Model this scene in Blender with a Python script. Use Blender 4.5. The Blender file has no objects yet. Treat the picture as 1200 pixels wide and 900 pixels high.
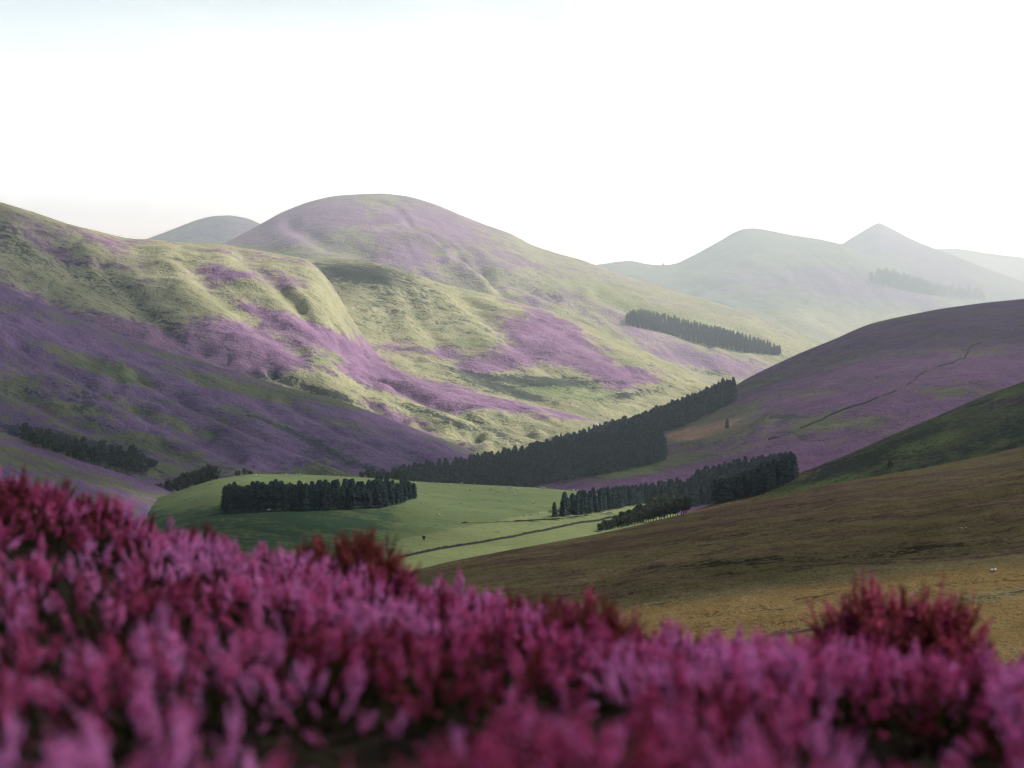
import bpy, math, random
import numpy as np
from mathutils import Vector
from mathutils.bvhtree import BVHTree

random.seed(7)
RNG = np.random.default_rng(11)
S = bpy.context.scene
COL = S.collection

# ------------------------------------------------------------------ camera
LENS = 70.0
F = LENS / 36.0 * 1200.0            # focal length in 1200-wide units
PITCH = math.atan2(80.0, F)         # camera looks slightly down
CP, SP = math.cos(PITCH), math.sin(PITCH)
cam_d = bpy.data.cameras.new('camera')
cam = bpy.data.objects.new('camera', cam_d)
COL.objects.link(cam)
cam_d.lens = LENS
cam_d.sensor_width = 36.0
cam_d.clip_start = 0.1
cam_d.clip_end = 60000
cam.rotation_euler = (math.pi / 2 - PITCH, 0, 0)
cam_d.dof.use_dof = True
cam_d.dof.focus_distance = 900.0
cam_d.dof.aperture_fstop = 2.7
S.camera = cam


def slopes(px, py):
    """direction through a viewing angle, scaled so that y = 1"""
    x = (px - 600.0) / F
    v = (450.0 - py) / F
    dy = CP + v * SP
    dz = -SP + v * CP
    return x / dy, dz / dy


def project(P):
    P = np.asarray(P, float)
    d = P[..., 1] * CP - P[..., 2] * SP
    v = P[..., 1] * SP + P[..., 2] * CP
    d = np.where(np.abs(d) < 1e-6, 1e-6, d)
    return 600 + F * P[..., 0] / d, 450 - F * v / d


# ------------------------------------------------------------------ noise
def _hash(ix, iy, seed):
    h = (ix.astype(np.int64) * 374761393 + iy.astype(np.int64) * 668265263 + seed * 1274126177) & 0xFFFFFFFF
    h = ((h ^ (h >> 13)) * 1274126177) & 0xFFFFFFFF
    return ((h ^ (h >> 16)) & 0xFFFF) / 65535.0


def vnoise(x, y, seed=0):
    x = np.asarray(x, float); y = np.asarray(y, float)
    ix = np.floor(x); iy = np.floor(y)
    fx = x - ix; fy = y - iy
    fx = fx * fx * fx * (fx * (fx * 6 - 15) + 10); fy = fy * fy * fy * (fy * (fy * 6 - 15) + 10)
    ix = ix.astype(np.int64); iy = iy.astype(np.int64)
    a = _hash(ix, iy, seed); b = _hash(ix + 1, iy, seed)
    c = _hash(ix, iy + 1, seed); d = _hash(ix + 1, iy + 1, seed)
    return (a * (1 - fx) + b * fx) * (1 - fy) + (c * (1 - fx) + d * fx) * fy


def fbm(x, y, oct=4, seed=0, gain=0.5):
    t = 0; amp = 1; tot = 0
    c, s = math.cos(0.6), math.sin(0.6)
    for i in range(oct):
        t = t + amp * vnoise(x, y, seed + i * 17); tot += amp
        x, y = (x * c - y * s) * 2.03 + 3.1, (x * s + y * c) * 2.03 + 7.7
        amp *= gain
    return t / tot                      # 0..1


def sstep(a, b, x):
    t = np.clip((x - a) / (b - a), 0, 1)
    return t * t * (3 - 2 * t)


# ------------------------------------------------------------------ helpers
def tag(o, label=None, cat=None, group=None, kind=None):
    if label: o['label'] = label
    if cat: o['category'] = cat
    if group: o['group'] = group
    if kind: o['kind'] = kind
    return o


def mesh_from(name, V, faces, mats=(), midx=None, smooth=True, attrs=None):
    """V (n,3); faces: array (m,3|4) or list of such arrays"""
    me = bpy.data.meshes.new(name)
    if not isinstance(faces, (list, tuple)):
        faces = [faces]
    V = np.asarray(V, np.float32)
    me.vertices.add(len(V))
    me.vertices.foreach_set('co', V.ravel())
    loops = np.concatenate([np.asarray(f, np.int32).ravel() for f in faces if len(f)])
    counts = np.concatenate([np.full(len(f), f.shape[1], np.int32) for f in faces if len(f)])
    starts = np.concatenate([[0], np.cumsum(counts)[:-1]]).astype(np.int32)
    me.loops.add(len(loops))
    me.loops.foreach_set('vertex_index', loops)
    me.polygons.add(len(counts))
    me.polygons.foreach_set('loop_start', starts)
    me.polygons.foreach_set('loop_total', counts)
    for m in mats:
        me.materials.append(m)
    if midx is not None:
        me.polygons.foreach_set('material_index', np.asarray(midx, np.int32))
    me.update(calc_edges=True)
    me.polygons.foreach_set('use_smooth', np.full(len(counts), bool(smooth)))
    if attrs:
        for k, a in attrs.items():
            a = np.asarray(a, np.float32)
            if a.ndim == 1:
                at = me.attributes.new(k, 'FLOAT', 'POINT'); at.data.foreach_set('value', a)
            elif a.shape[1] == 3:
                at = me.attributes.new(k, 'FLOAT_VECTOR', 'POINT'); at.data.foreach_set('vector', a.ravel())
            else:
                at = me.attributes.new(k, 'FLOAT_COLOR', 'POINT'); at.data.foreach_set('color', a.ravel())
    me.validate()
    return me


def add_obj(name, me, parent=None, loc=None):
    o = bpy.data.objects.new(name, me)
    COL.objects.link(o)
    if parent: o.parent = parent
    if loc is not None: o.location = loc
    return o


def empty(name, loc=(0, 0, 0)):
    o = bpy.data.objects.new(name, None)
    COL.objects.link(o); o.location = loc
    o.empty_display_size = 0.2
    return o


class MB:
    """collects vertices / faces with a material index"""
    def __init__(s):
        s.V = []; s.T = []; s.Q = []; s.mt = []; s.mq = []; s.n = 0

    def add(s, V, T=None, Q=None, m=0):
        V = np.asarray(V, float)
        if T is not None and len(T):
            s.T.append(np.asarray(T) + s.n); s.mt.append(np.full(len(T), m))
        if Q is not None and len(Q):
            s.Q.append(np.asarray(Q) + s.n); s.mq.append(np.full(len(Q), m))
        s.V.append(V); s.n += len(V)

    def tube(s, pts, radii, n=5, m=0, cap=False):
        pts = np.asarray(pts, float)
        k = len(pts)
        d = np.gradient(pts, axis=0)
        d /= np.linalg.norm(d, axis=1)[:, None] + 1e-9
        ref = np.array([0.31, 0.87, 0.2])
        a = np.cross(d, ref); a /= np.linalg.norm(a, axis=1)[:, None] + 1e-9
        b = np.cross(d, a)
        th = np.arange(n) * 2 * math.pi / n
        ring = (a[:, None, :] * np.cos(th)[None, :, None] + b[:, None, :] * np.sin(th)[None, :, None])
        V = (pts[:, None, :] + ring * np.asarray(radii)[:, None, None]).reshape(-1, 3)
        i = np.arange(k - 1)[:, None] * n; j = np.arange(n)[None, :]; j2 = (j + 1) % n
        Q = np.stack([i + j, i + j2, i + n + j2, i + n + j], -1).reshape(-1, 4)
        s.add(V, Q=Q, m=m)

    def mesh(s, name, mats, smooth=False, attrs=None):
        fs = []; mi = []
        if s.T: fs.append(np.concatenate(s.T)); mi.append(np.concatenate(s.mt))
        if s.Q: fs.append(np.concatenate(s.Q)); mi.append(np.concatenate(s.mq))
        return mesh_from(name, np.concatenate(s.V), fs, mats, np.concatenate(mi), smooth, attrs)


# ------------------------------------------------------------------ node helpers
class NT:
    def __init__(s, mat):
        mat.use_nodes = True
        s.t = mat.node_tree; s.t.nodes.clear()

    def n(s, typ, **kw):
        nd = s.t.nodes.new(typ)
        for k, v in kw.items(): setattr(nd, k, v)
        return nd

    def l(s, a, b): s.t.links.new(a, b)

    def val(s, sock, v):
        if hasattr(v, 'is_output'): s.l(v, sock)
        else: sock.default_value = v

    def math(s, op, a, b=0.0, c=0.0, clamp=False):
        nd = s.n('ShaderNodeMath', operation=op, use_clamp=clamp)
        s.val(nd.inputs[0], a); s.val(nd.inputs[1], b); s.val(nd.inputs[2], c)
        return nd.outputs[0]

    def ss(s, x, a, b):
        nd = s.n('ShaderNodeMapRange', interpolation_type='SMOOTHSTEP')
        s.val(nd.inputs['Value'], x); nd.inputs['From Min'].default_value = a; nd.inputs['From Max'].default_value = b
        return nd.outputs[0]

    def mix(s, fac, a, b, blend='MIX'):
        nd = s.n('ShaderNodeMix', data_type='RGBA', blend_type=blend)
        s.val(nd.inputs[0], fac); s.val(nd.inputs[6], a); s.val(nd.inputs[7], b)
        return nd.outputs[2]

    def noise(s, vec, scale, detail=3, rough=0.55, dist=0.0):
        nd = s.n('ShaderNodeTexNoise')
        nd.inputs['Scale'].default_value = scale; nd.inputs['Detail'].default_value = detail
        nd.inputs['Roughness'].default_value = rough; nd.inputs['Distortion'].default_value = dist
        s.l(vec, nd.inputs['Vector'])
        return nd.outputs[0]

    def ramp(s, fac, stops):
        nd = s.n('ShaderNodeValToRGB')
        el = nd.color_ramp.elements
        while len(el) < len(stops): el.new(0.5)
        for e, (p, c) in zip(el, stops):
            e.position = p; e.color = c
        s.l(fac, nd.inputs[0])
        return nd.outputs[0]


def c4(r, g, b): return (r, g, b, 1.0)


# ------------------------------------------------------------------ terrain material
def terrain_mat(name, grass_a, grass_b, heather_a, heather_b, scrub, brown, bright, unit=1.0, bump=0.9, streak=37):
    """vegetation cover chosen by the sheet's own cover attribute, broken up by noise in metres"""
    m = bpy.data.materials.new(name); T = NT(m)
    out = T.n('ShaderNodeOutputMaterial'); b = T.n('ShaderNodeBsdfDiffuse')
    b.inputs['Roughness'].default_value = 0.0
    T.l(b.outputs[0], out.inputs[0])
    geo = T.n('ShaderNodeNewGeometry')
    pos = geo.outputs['Position']
    at = T.n('ShaderNodeAttribute', attribute_name='cover')
    sep = T.n('ShaderNodeSeparateColor'); T.l(at.outputs['Color'], sep.inputs[0])
    H, G, D = sep.outputs[0], sep.outputs[1], sep.outputs[2]
    B = at.outputs['Alpha']
    m1 = T.n('ShaderNodeMapping'); m1.inputs['Rotation'].default_value = (0, 0, math.radians(streak)); T.l(pos, m1.inputs['Vector'])
    m2 = T.n('ShaderNodeMapping'); m2.inputs['Scale'].default_value = (.42, 1, 1); T.l(m1.outputs[0], m2.inputs['Vector'])
    sp = m2.outputs[0]
    n1 = T.noise(pos, 0.011 / unit, 5, 0.62)
    n2 = T.noise(sp, 0.06 / unit, 4, 0.65)
    n3 = T.noise(pos, 0.3 / unit, 3, 0.7)
    n4 = T.noise(sp, 0.16 / unit, 4, 0.7)
    lo = T.math('MULTIPLY', T.math('SUBTRACT', T.math('ADD', T.math('MULTIPLY', n1, .45), T.math('MULTIPLY', n2, .55)), .5), 2.0)
    hi = T.math('MULTIPLY', T.math('SUBTRACT', T.math('ADD', T.math('MULTIPLY', n3, .45), T.math('MULTIPLY', n4, .55)), .5), 2.6)

    def thresh(x, soft, kl, kh):
        return T.ss(T.math('ADD', x, T.math('ADD', T.math('MULTIPLY', lo, kl), T.math('MULTIPLY', hi, kh))), 0.5 - soft, 0.5 + soft)
    col = T.mix(T.ss(T.math('ADD', T.math('MULTIPLY', n2, .5), T.math('MULTIPLY', n4, .5)), 0.38, 0.62), grass_a, grass_b)
    col = T.mix(thresh(B, 0.25, .8, .7), col, brown)
    col = T.mix(T.math('MULTIPLY', thresh(G, 0.2, -.7, .9), .85), col, bright)
    hcol = T.mix(T.ss(T.math('ADD', T.math('MULTIPLY', n2, .5), T.math('MULTIPLY', n4, .5)), 0.4, 0.62), heather_a, heather_b)
    hcol = T.mix(T.math('MULTIPLY', T.ss(n3, 0.5, 0.72), 0.4), hcol, grass_b)
    col = T.mix(T.math('MULTIPLY', thresh(T.math('ADD', .05, T.math('MULTIPLY', H, .85)), 0.14, 1.1, 1.2), .94), col, hcol)
    speck = T.ss(T.math('ADD', T.math('MULTIPLY', n4, .4), T.math('MULTIPLY', n3, .6)), .50, .66)
    sfac = thresh(D, 0.14, .6, 1.5)
    sfac = T.math('MAXIMUM', T.math('MULTIPLY', sfac, .85), T.math('MULTIPLY', speck, T.math('ADD', .32, T.math('MULTIPLY', D, .5))), clamp=True)
    col = T.mix(sfac, col, scrub)
    v = T.math('ADD', 0.62, T.math('MULTIPLY', n4, 0.76))
    v = T.math('MULTIPLY', v, T.math('ADD', 0.65, T.math('MULTIPLY', n1, 0.8)))
    hs = T.n('ShaderNodeHueSaturation'); T.l(v, hs.inputs['Value']); T.l(col, hs.inputs['Color'])
    T.l(hs.outputs[0], b.inputs['Color'])
    bp = T.n('ShaderNodeBump'); bp.inputs['Strength'].default_value = bump
    bp.inputs['Distance'].default_value = 2.5 * unit
    T.l(T.math('ADD', n3, T.math('MULTIPLY', n2, 1.5)), bp.inputs['Height'])
    T.l(bp.outputs[0], b.inputs['Normal'])
    return m


# ------------------------------------------------------------------ terrain sheets
SHEETS = []          # (verts, faces) for ground queries


def smooth1(a, k):
    if k < 1: return a
    ker = np.exp(-0.5 * (np.arange(-3 * k, 3 * k + 1) / k) ** 2); ker /= ker.sum()
    return np.convolve(np.pad(a, 3 * k, mode='edge'), ker, 'valid')


def blobs(px, py, lst):
    t = np.zeros_like(px)
    for b in lst:
        cx, cy, rx, ry = b[:4]
        ang = math.radians(b[4]) if len(b) > 4 else 0.0
        w = b[5] if len(b) > 5 else 1.0
        dx, dy = px - cx, py - cy
        u = dx * math.cos(ang) + dy * math.sin(ang)
        v = -dx * math.sin(ang) + dy * math.cos(ang)
        t = t + w * np.exp(-(u * u / (rx * rx) + v * v / (ry * ry)) * 0.9)
    return t


def hill(name, mat, crest, depth, footY, footZ, x0=-260, x1=1460, step=3, rows=170, back=0.5,
         convex=0.6, amp=8.0, wav=220.0, seed=1, cover=None, gully=0.0, gdir=0.5, sm=3, drop=0.35, kind='structure', extra=None):
    cx = np.arange(x0, x1 + 1, step, dtype=float)
    k = np.array(crest, float)
    pc = smooth1(np.interp(cx, k[:, 0], k[:, 1]), sm)
    d = np.array(depth, float); Yc = smooth1(np.interp(cx, d[:, 0], d[:, 1]), 12)
    f = np.array(footY, float); Yf = smooth1(np.interp(cx, f[:, 0], f[:, 1]), 12)
    fz = np.array(footZ, float); Zf = smooth1(np.interp(cx, fz[:, 0], fz[:, 1]), 12)
    _, sc = slopes(cx, pc)
    Zc = sc * Yc
    nb = max(10, rows // 5)
    s = np.linspace(0, 1, rows)
    Y = Yf[None, :] * (Yc / Yf)[None, :] ** s[:, None]
    t = (Y - Yf[None, :]) / (Yc - Yf)[None, :]
    shp = (1 - convex) * t + convex * np.sin(np.clip(t, 0, 1) * math.pi / 2)
    shp = 0.72 * shp + 0.28 * (0.5 - 0.5 * np.cos(np.clip(t, 0, 1) * math.pi))
    Zs = slopes(cx, smooth1(np.interp(cx, k[:, 0], k[:, 1]), max(1, int(36 / step))))[1] * Yc
    Zr = Zs[None, :] + (Zc - Zs)[None, :] * np.clip(t, 0, 1) ** 3
    Z = Zf[None, :] + (Zr - Zf[None, :]) * shp
    tb = np.linspace(0, 1, nb + 1)[1:]
    Lb = (Yc - Yf) * back
    Yb = Yc[None, :] + Lb[None, :] * tb[:, None]
    Zb = Zc[None, :] - (Lb * drop)[None, :] * (tb[:, None] ** 1.3) + 0.0
    Y = np.vstack([Y, Yb]); Z = np.vstack([Z, Zb])
    t = np.vstack([t, np.ones_like(Zb)])
    ax = (cx - 600.0) / F / CP
    X = ax[None, :] * Y
    env = np.clip(np.minimum(t * 4, (1 - t) * 3.0), 0, 1) ** 0.8
    env[rows:] = tb[:, None] * 0.6
    rel = (fbm(X / wav, Y / wav, 5, seed, 0.48) - 0.5) * 2
    Z = Z + rel * amp * env
    Z = Z + (fbm(X / (wav * .22), Y / (wav * .22), 4, seed + 31, 0.6) - 0.5) * amp * .7 * env
    if gully:
        c, sn = math.cos(gdir), math.sin(gdir)
        u = X * c + Y * sn; w = -X * sn + Y * c
        wob = (fbm(X / 300, Y / 300, 3, seed + 5) - 0.5) * 260
        g = np.abs(2 * fbm((u + wob) / 150.0, w / 900.0, 3, seed + 9) - 1)
        g2 = np.abs(2 * fbm((u + wob * .5) / 60.0, w / 420.0, 3, seed + 19) - 1)
        Z = Z - gully * (1 - sstep(0.0, 0.4, g)) * env - gully * .35 * (1 - sstep(0.0, 0.4, g2)) * env + gully * 0.4 * env
    if extra is not None:
        px, py = project(np.stack([X, Y, Z], -1))
        Z = Z + extra(X, Y, t, px, py) * env
    P = np.stack([X, Y, Z], -1)
    px, py = project(P)
    cov = np.zeros(P.shape[:2] + (4,))
    if cover is not None:
        cov[...] = np.clip(cover(px, py, t, X, Y), -1, 1.5)
    nr, nc = X.shape
    i = np.arange(nr - 1)[:, None] * nc; j = np.arange(nc - 1)[None, :]
    Q = np.stack([i + j, i + j + 1, i + nc + j + 1, i + nc + j], -1).reshape(-1, 4)
    me = mesh_from(name, P.reshape(-1, 3), Q, [mat], None, True, {'cover': cov.reshape(-1, 4)})
    o = add_obj(name, me)
    tag(o, kind=kind)
    SHEETS.append((P.reshape(-1, 3), Q, name))
    return o


GRASS_LIT = (c4(.47, .43, .25), c4(.29, .295, .165))
GRASS_DRK = (c4(.155, .155, .075), c4(.105, .115, .065))
HEA = (c4(.36, .19, .325), c4(.23, .115, .24))
M_left = terrain_mat('left_hill_cover', *GRASS_LIT, *HEA, c4(.035, .05, .05), c4(.26, .19, .12), c4(.27, .31, .14))
M_low_shaded = terrain_mat('lower_slope_shaded_cover', c4(.20, .20, .11), c4(.125, .145, .085), c4(.25, .135, .285), c4(.165, .085, .205), c4(.03, .045, .045), c4(.20, .15, .10), c4(.19, .24, .10))  # left hill cover in darker, bluer tones: slope shade put into the colour
M_main = terrain_mat('main_hill_cover', c4(.42, .39, .24), c4(.31, .32, .19), c4(.35, .21, .33), c4(.26, .16, .27),
                     c4(.05, .07, .06), c4(.27, .2, .14), c4(.3, .33, .13), 1.3)
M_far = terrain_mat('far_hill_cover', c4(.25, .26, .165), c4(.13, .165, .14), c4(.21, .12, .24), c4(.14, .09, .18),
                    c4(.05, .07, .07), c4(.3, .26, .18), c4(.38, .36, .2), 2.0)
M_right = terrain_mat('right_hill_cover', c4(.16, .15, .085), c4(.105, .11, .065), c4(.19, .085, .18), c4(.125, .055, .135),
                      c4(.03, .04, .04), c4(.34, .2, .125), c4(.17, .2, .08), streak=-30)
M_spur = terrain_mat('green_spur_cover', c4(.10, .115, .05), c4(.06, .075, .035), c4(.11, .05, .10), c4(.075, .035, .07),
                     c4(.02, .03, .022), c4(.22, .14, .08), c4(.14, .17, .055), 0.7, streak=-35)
M_moor = terrain_mat('moor_cover', c4(.165, .13, .068), c4(.115, .10, .052), c4(.135, .085, .065), c4(.09, .062, .05),
                     c4(.03, .028, .02), c4(.155, .105, .046), c4(.15, .135, .06), 0.4, 0.8, streak=-12)
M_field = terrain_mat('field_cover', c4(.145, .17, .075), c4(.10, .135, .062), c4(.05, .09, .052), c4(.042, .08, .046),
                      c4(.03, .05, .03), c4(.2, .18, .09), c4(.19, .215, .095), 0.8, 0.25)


def cov4(h, g, d, b):
    z = np.zeros_like(h)
    return np.stack([h + z, g + z, d + z, b + z], -1)


def gul(px, py, line, w, depth, taper=True):
    L = np.array(line, float)
    best = np.full(px.shape, 1e9); side = np.zeros(px.shape)
    for a, b in zip(L[:-1], L[1:]):
        d = b - a; q = np.clip(((px - a[0]) * d[0] + (py - a[1]) * d[1]) / (d @ d), 0, 1)
        ex = px - a[0] - q * d[0]; ey = py - a[1] - q * d[1]
        dist = np.hypot(ex, ey)
        sd = np.sign(ex * d[1] - ey * d[0])
        side = np.where(dist < best, sd, side); best = np.minimum(best, dist)
    s = best * side
    return depth * (-np.exp(-(s / w) ** 2) + .55 * np.exp(-((s + 2.3 * w) / (1.6 * w)) ** 2))


def bands(X, Y, ang, lu, lv, seed):
    c, s = math.cos(ang), math.sin(ang)
    return (fbm((X * c + Y * s) / lu, (-X * s + Y * c) / lv, 4, seed) - 0.5) * 2


# ---- farthest ridge (right)
def cov_far(px, py, t, X, Y):
    h = 0.35 + 0.9 * bands(X, Y, 0.4, 900, 300, 3) + blobs(px, py, [(860, 320, 40, 20, 0, .3), (960, 330, 50, 20, 0, .2)])
    g = 0.15 + 0.9 * sstep(352, 378, py) * (0.7 + 0.3 * bands(X, Y, 0.1, 700, 120, 5))
    d = blobs(px, py, [(740, 325, 60, 14, 0, .3)])
    h = h - 0.7 * sstep(345, 370, py)
    return cov4(h, g, d, 0.2)


hill('far_ridge', M_far, [(900, 350), (1000, 320), (1050, 302), (1090, 292), (1120, 290), (1150, 296), (1200, 302), (1350, 312), (1500, 330)],
     [(900, 7600)], [(900, 6200)], [(900, -60)], x0=900, step=4, rows=50, amp=10, wav=700, seed=2, cover=cov_far)
hill('pointed_hill', M_far, [(860, 350), (900, 335), (940, 310), (985, 286), (1000, 277), (1014, 268.5), (1022, 264), (1028, 260.5), (1034, 263), (1043, 267.5), (1060, 277),
                             (1080, 286), (1110, 297), (1150, 313), (1200, 331), (1300, 352), (1400, 372)],
     [(860, 5500)], [(860, 4300)], [(860, -80)], x0=860, step=2, rows=90, amp=9, wav=420, seed=4, cover=cov_far, sm=1, gully=8)
hill('rounded_far_hill', M_far, [(400, 350), (560, 330), (640, 320), (690, 311), (708, 309), (722, 306.5), (740, 305), (756, 309), (775, 311), (792, 309),
                                 (800, 305), (820, 295), (840, 284), (858, 273), (868, 268.5), (882, 267), (900, 270), (930, 276), (958, 280),
                                 (985, 286), (1008, 296), (1030, 306), (1060, 324), (1100, 346), (1150, 366), (1250, 392), (1460, 400)],
     [(400, 4900), (1100, 4700)], [(400, 3500)], [(400, -95)], x0=400, rows=120, amp=16, wav=480, seed=5, cover=cov_far, sm=1, convex=0.3, gully=14, gdir=0.2)
hill('small_back_hill', M_far, [(60, 320), (100, 305), (150, 287), (175, 279), (200, 270), (230, 258), (250, 253), (272, 252), (292, 256), (310, 264), (350, 282), (420, 300)],
     [(60, 4300)], [(60, 3500)], [(60, -20)], x0=60, x1=460, rows=50, amp=8, wav=400, seed=6, sm=1,
     cover=lambda px, py, t, X, Y: cov4(0.6 + 0.0 * px, 0.1, 0.42 - 0.5 * sstep(250, 300, px), 0.1))


def cov_main(px, py, t, X, Y):
    bn = bands(X, Y, 0.5, 600, 140, 21)
    h = 0.36 + 0.5 * bn
    h = h + blobs(px, py, [(340, 262, 70, 18, -8, .7), (470, 262, 90, 18, 8, .55), (560, 285, 70, 14, 24, .5), (400, 285, 80, 12, 0, .4),
                           (440, 240, 18, 16, 0, -.4), (690, 355, 60, 8, 22, .3), (760, 395, 60, 8, 18, .5), (850, 428, 60, 10, 10, .7),
                           (780, 415, 40, 8, 10, .5), (640, 330, 60, 10, 25, -.3), (800, 380, 60, 8, 20, -.5)])
    g = 0.1 + blobs(px, py, [(520, 300, 60, 10, 15, .5), (700, 340, 90, 14, 22, .6), (820, 385, 60, 10, 20, .5), (430, 245, 14, 20, 20, .5),
                             (800, 400, 60, 6, 20, .4), (860, 440, 40, 4, 5, .8)])
    d = blobs(px, py, [(640, 345, 40, 8, 28, .25), (600, 330, 20, 5, 35, .3), (830, 437, 16, 3, 10, .8), (735, 372, 30, 6, 20, .15)])
    return cov4(h, g, d, 0.1)


hill('main_hill', M_main, [(100, 330), (180, 306), (230, 294), (270, 282), (300, 266), (330, 249), (360, 237), (390, 229.5), (420, 227.5), (450, 226.5), (480, 230),
                           (510, 239), (540, 252), (570, 264), (600, 274), (620, 286), (650, 296), (680, 304), (700, 311), (730, 322), (780, 338),
                           (830, 352), (880, 368), (920, 383), (945, 395), (970, 405), (1010, 420), (1100, 445), (1460, 470)],
     [(100, 3300), (450, 3400), (700, 3200), (960, 3000)], [(100, 2350), (700, 2450), (960, 2650)], [(100, -102)],
     x0=100, x1=1300, rows=170, amp=15, wav=420, seed=8, cover=cov_main, gully=5,
    extra=lambda X, Y, t, px, py: gul(px, py, [(540, 300), (570, 322), (590, 345), (620, 362)], 6, 12) + gul(px, py, [(560, 315), (600, 330), (650, 350)], 6, 9) + gul(px, py, [(340, 262), (380, 285), (430, 300)], 9, 8) + gul(px, py, [(700, 345), (760, 375), (830, 405)], 6, 6),  gdir=0.35, sm=2, convex=0.35)


def cov_mid(px, py, t, X, Y):
    bn = bands(X, Y, 0.5, 420, 110, 31)
    h = 0.0 + 0.55 * bn + blobs(px, py, [
        (625, 385, 42, 16, 10), (672, 410, 66, 22, 20), (590, 420, 44, 16, 0), (525, 411, 20, 9), (460, 404, 36, 13, 5, .9),
        (725, 446, 30, 13, 0, .9), (600, 350, 26, 6, 10, .8), (640, 367, 30, 8, 20, .8), (560, 430, 20, 7), (690, 430, 60, 9, 12, .6), (770, 440, 30, 10, 20, .5)])
    g = 0.05 + blobs(px, py, [(556, 402, 26, 6, 0, .9), (545, 432, 14, 14, 0, .8), (650, 458, 60, 7, 8, .9), (690, 452, 50, 6, 0, .6), (620, 462, 20, 6, 0, .7), (700, 460, 60, 8, 5, .6),
                              (520, 330, 40, 8, 20, .4), (740, 425, 40, 10, 20, .5)])
    d = 0.14 + blobs(px, py, [(425, 320, 50, 12, 6, .85), (380, 330, 20, 16, 30, .3), (470, 345, 70, 20, 10, .25), (590, 456, 40, 4, 14, .9), (620, 445, 60, 5, 6, .6), (560, 440, 40, 4, 10, .6),
                              (660, 448, 70, 6, 0, .5), (740, 462, 60, 5, -8, .5), (620, 466, 22, 3, 10, .7), (480, 375, 70, 20, 10, .2)])
    return cov4(h, g, d, 0.1)


hill('middle_hill', M_left, [(150, 345), (250, 320), (330, 303), (370, 304), (400, 303), (440, 307), (480, 318), (520, 333), (560, 342), (600, 352), (640, 364),
                             (680, 377), (720, 395), (760, 413), (800, 434), (830, 450), (860, 464), (920, 490)],
     [(150, 2650), (440, 2600), (820, 2300)], [(150, 1800), (700, 1900), (820, 2000)], [(150, -106)], x0=150, x1=920, rows=170, amp=13, wav=200, seed=12,
     cover=cov_mid, gully=6,
    extra=lambda X, Y, t, px, py: gul(px, py, [(540, 345), (570, 372), (600, 400), (640, 430), (690, 452)], 8, 5) + gul(px, py, [(470, 330), (490, 370), (520, 410), (570, 445)], 9, 5) + gul(px, py, [(630, 372), (690, 405), (740, 435)], 7, 4),  gdir=0.6, sm=2, convex=0.75)


def cov_left(px, py, t, X, Y):
    bn = bands(X, Y, 0.35, 520, 75, 41)
    h = 0.12 + 0.7 * bn + blobs(px, py, [
        (150, 300, 50, 11, 25, .7), (250, 316, 24, 12, 0, .8), (280, 322, 20, 4, 0, .5), (345, 331, 40, 15, 15, .6), (320, 372, 90, 10, 21, .9), (390, 398, 60, 12, 20, .8),
        (290, 406, 60, 25, 18), (150, 388, 70, 14, 14), (60, 290, 40, 10, 30, .5), (440, 432, 90, 14, 22, .75), (560, 468, 80, 9, 21, .6), (650, 485, 40, 8, 10, .7),
        (480, 458, 70, 9, 20, .7), (450, 480, 60, 8, 18, .8), (30, 350, 80, 14, 25, .6), (210, 345, 40, 12, 25, .25), (480, 500, 40, 10, 15, .7), (240, 420, 60, 9, 20, .5)])
    h = h - blobs(px, py, [(200, 300, 120, 9, 4, .5), (240, 345, 100, 12, 24, .6), (80, 330, 80, 20, 28, .25), (370, 350, 40, 30, 50, .6), (380, 420, 25, 10, 10, .9), (340, 445, 20, 6, 0, .4)])
    g = 0.02 + blobs(px, py, [(380, 418, 40, 8, 15, .8), (440, 450, 70, 5, 22, .6), (520, 478, 60, 4, 22, .6), (590, 488, 40, 6, 15, .6), (180, 375, 40, 8, 15, .4), (320, 420, 16, 12, 40, .4), (250, 355, 50, 6, 25, .4)])
    d = 0.14 + blobs(px, py, [(10, 275, 30, 14, 40, .35), (110, 330, 120, 20, 22, .28), (345, 449, 40, 5, 15, .9), (395, 464, 25, 4, 20, .6), (200, 385, 12, 7, 50, .3), (520, 490, 45, 4, 20, .7), (580, 506, 30, 4, 25, .6),
                              (190, 375, 14, 6, 40, .3), (205, 303, 12, 2, 20, .7), (385, 310, 20, 3, 30, .6)])
    return cov4(h, g, d, 0.25 * bands(X, Y, 0.3, 300, 60, 47))


hill('left_hill', M_left, [(-300, 150), (-150, 188), (0, 236), (40, 248), (80, 262), (120, 272), (145, 279), (175, 280.5), (200, 283), (250, 285), (290, 291),
                           (330, 298), (362, 304), (376, 317), (392, 336), (404, 360), (422, 388), (446, 412), (470, 426), (500, 439), (560, 457), (620, 473), (690, 491), (740, 508), (800, 530)],
     [(-300, 2300), (330, 2350), (400, 2230), (560, 1980), (690, 1850)], [(-300, 1350), (690, 1480)], [(-300, -118)], x1=800, rows=200, amp=15, wav=210, seed=14,
     cover=cov_left, gully=6,
    extra=lambda X, Y, t, px, py: gul(px, py, [(285, 300), (318, 325), (353, 360), (397, 402), (440, 440)], 9, 9) + gul(px, py, [(120, 310), (180, 373), (215, 400), (262, 420)], 9, 8)
    + gul(px, py, [(215, 300), (250, 340), (300, 380), (350, 410)], 10, 6) + gul(px, py, [(320, 440), (360, 455), (420, 478), (500, 500), (560, 515)], 6, 8) + gul(px, py, [(430, 440), (500, 470), (580, 497), (640, 512)], 6, 6)
    + gul(px, py, [(40, 270), (90, 320), (160, 372)], 11, 8),  gdir=0.45, sm=2, convex=0.55)


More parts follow.
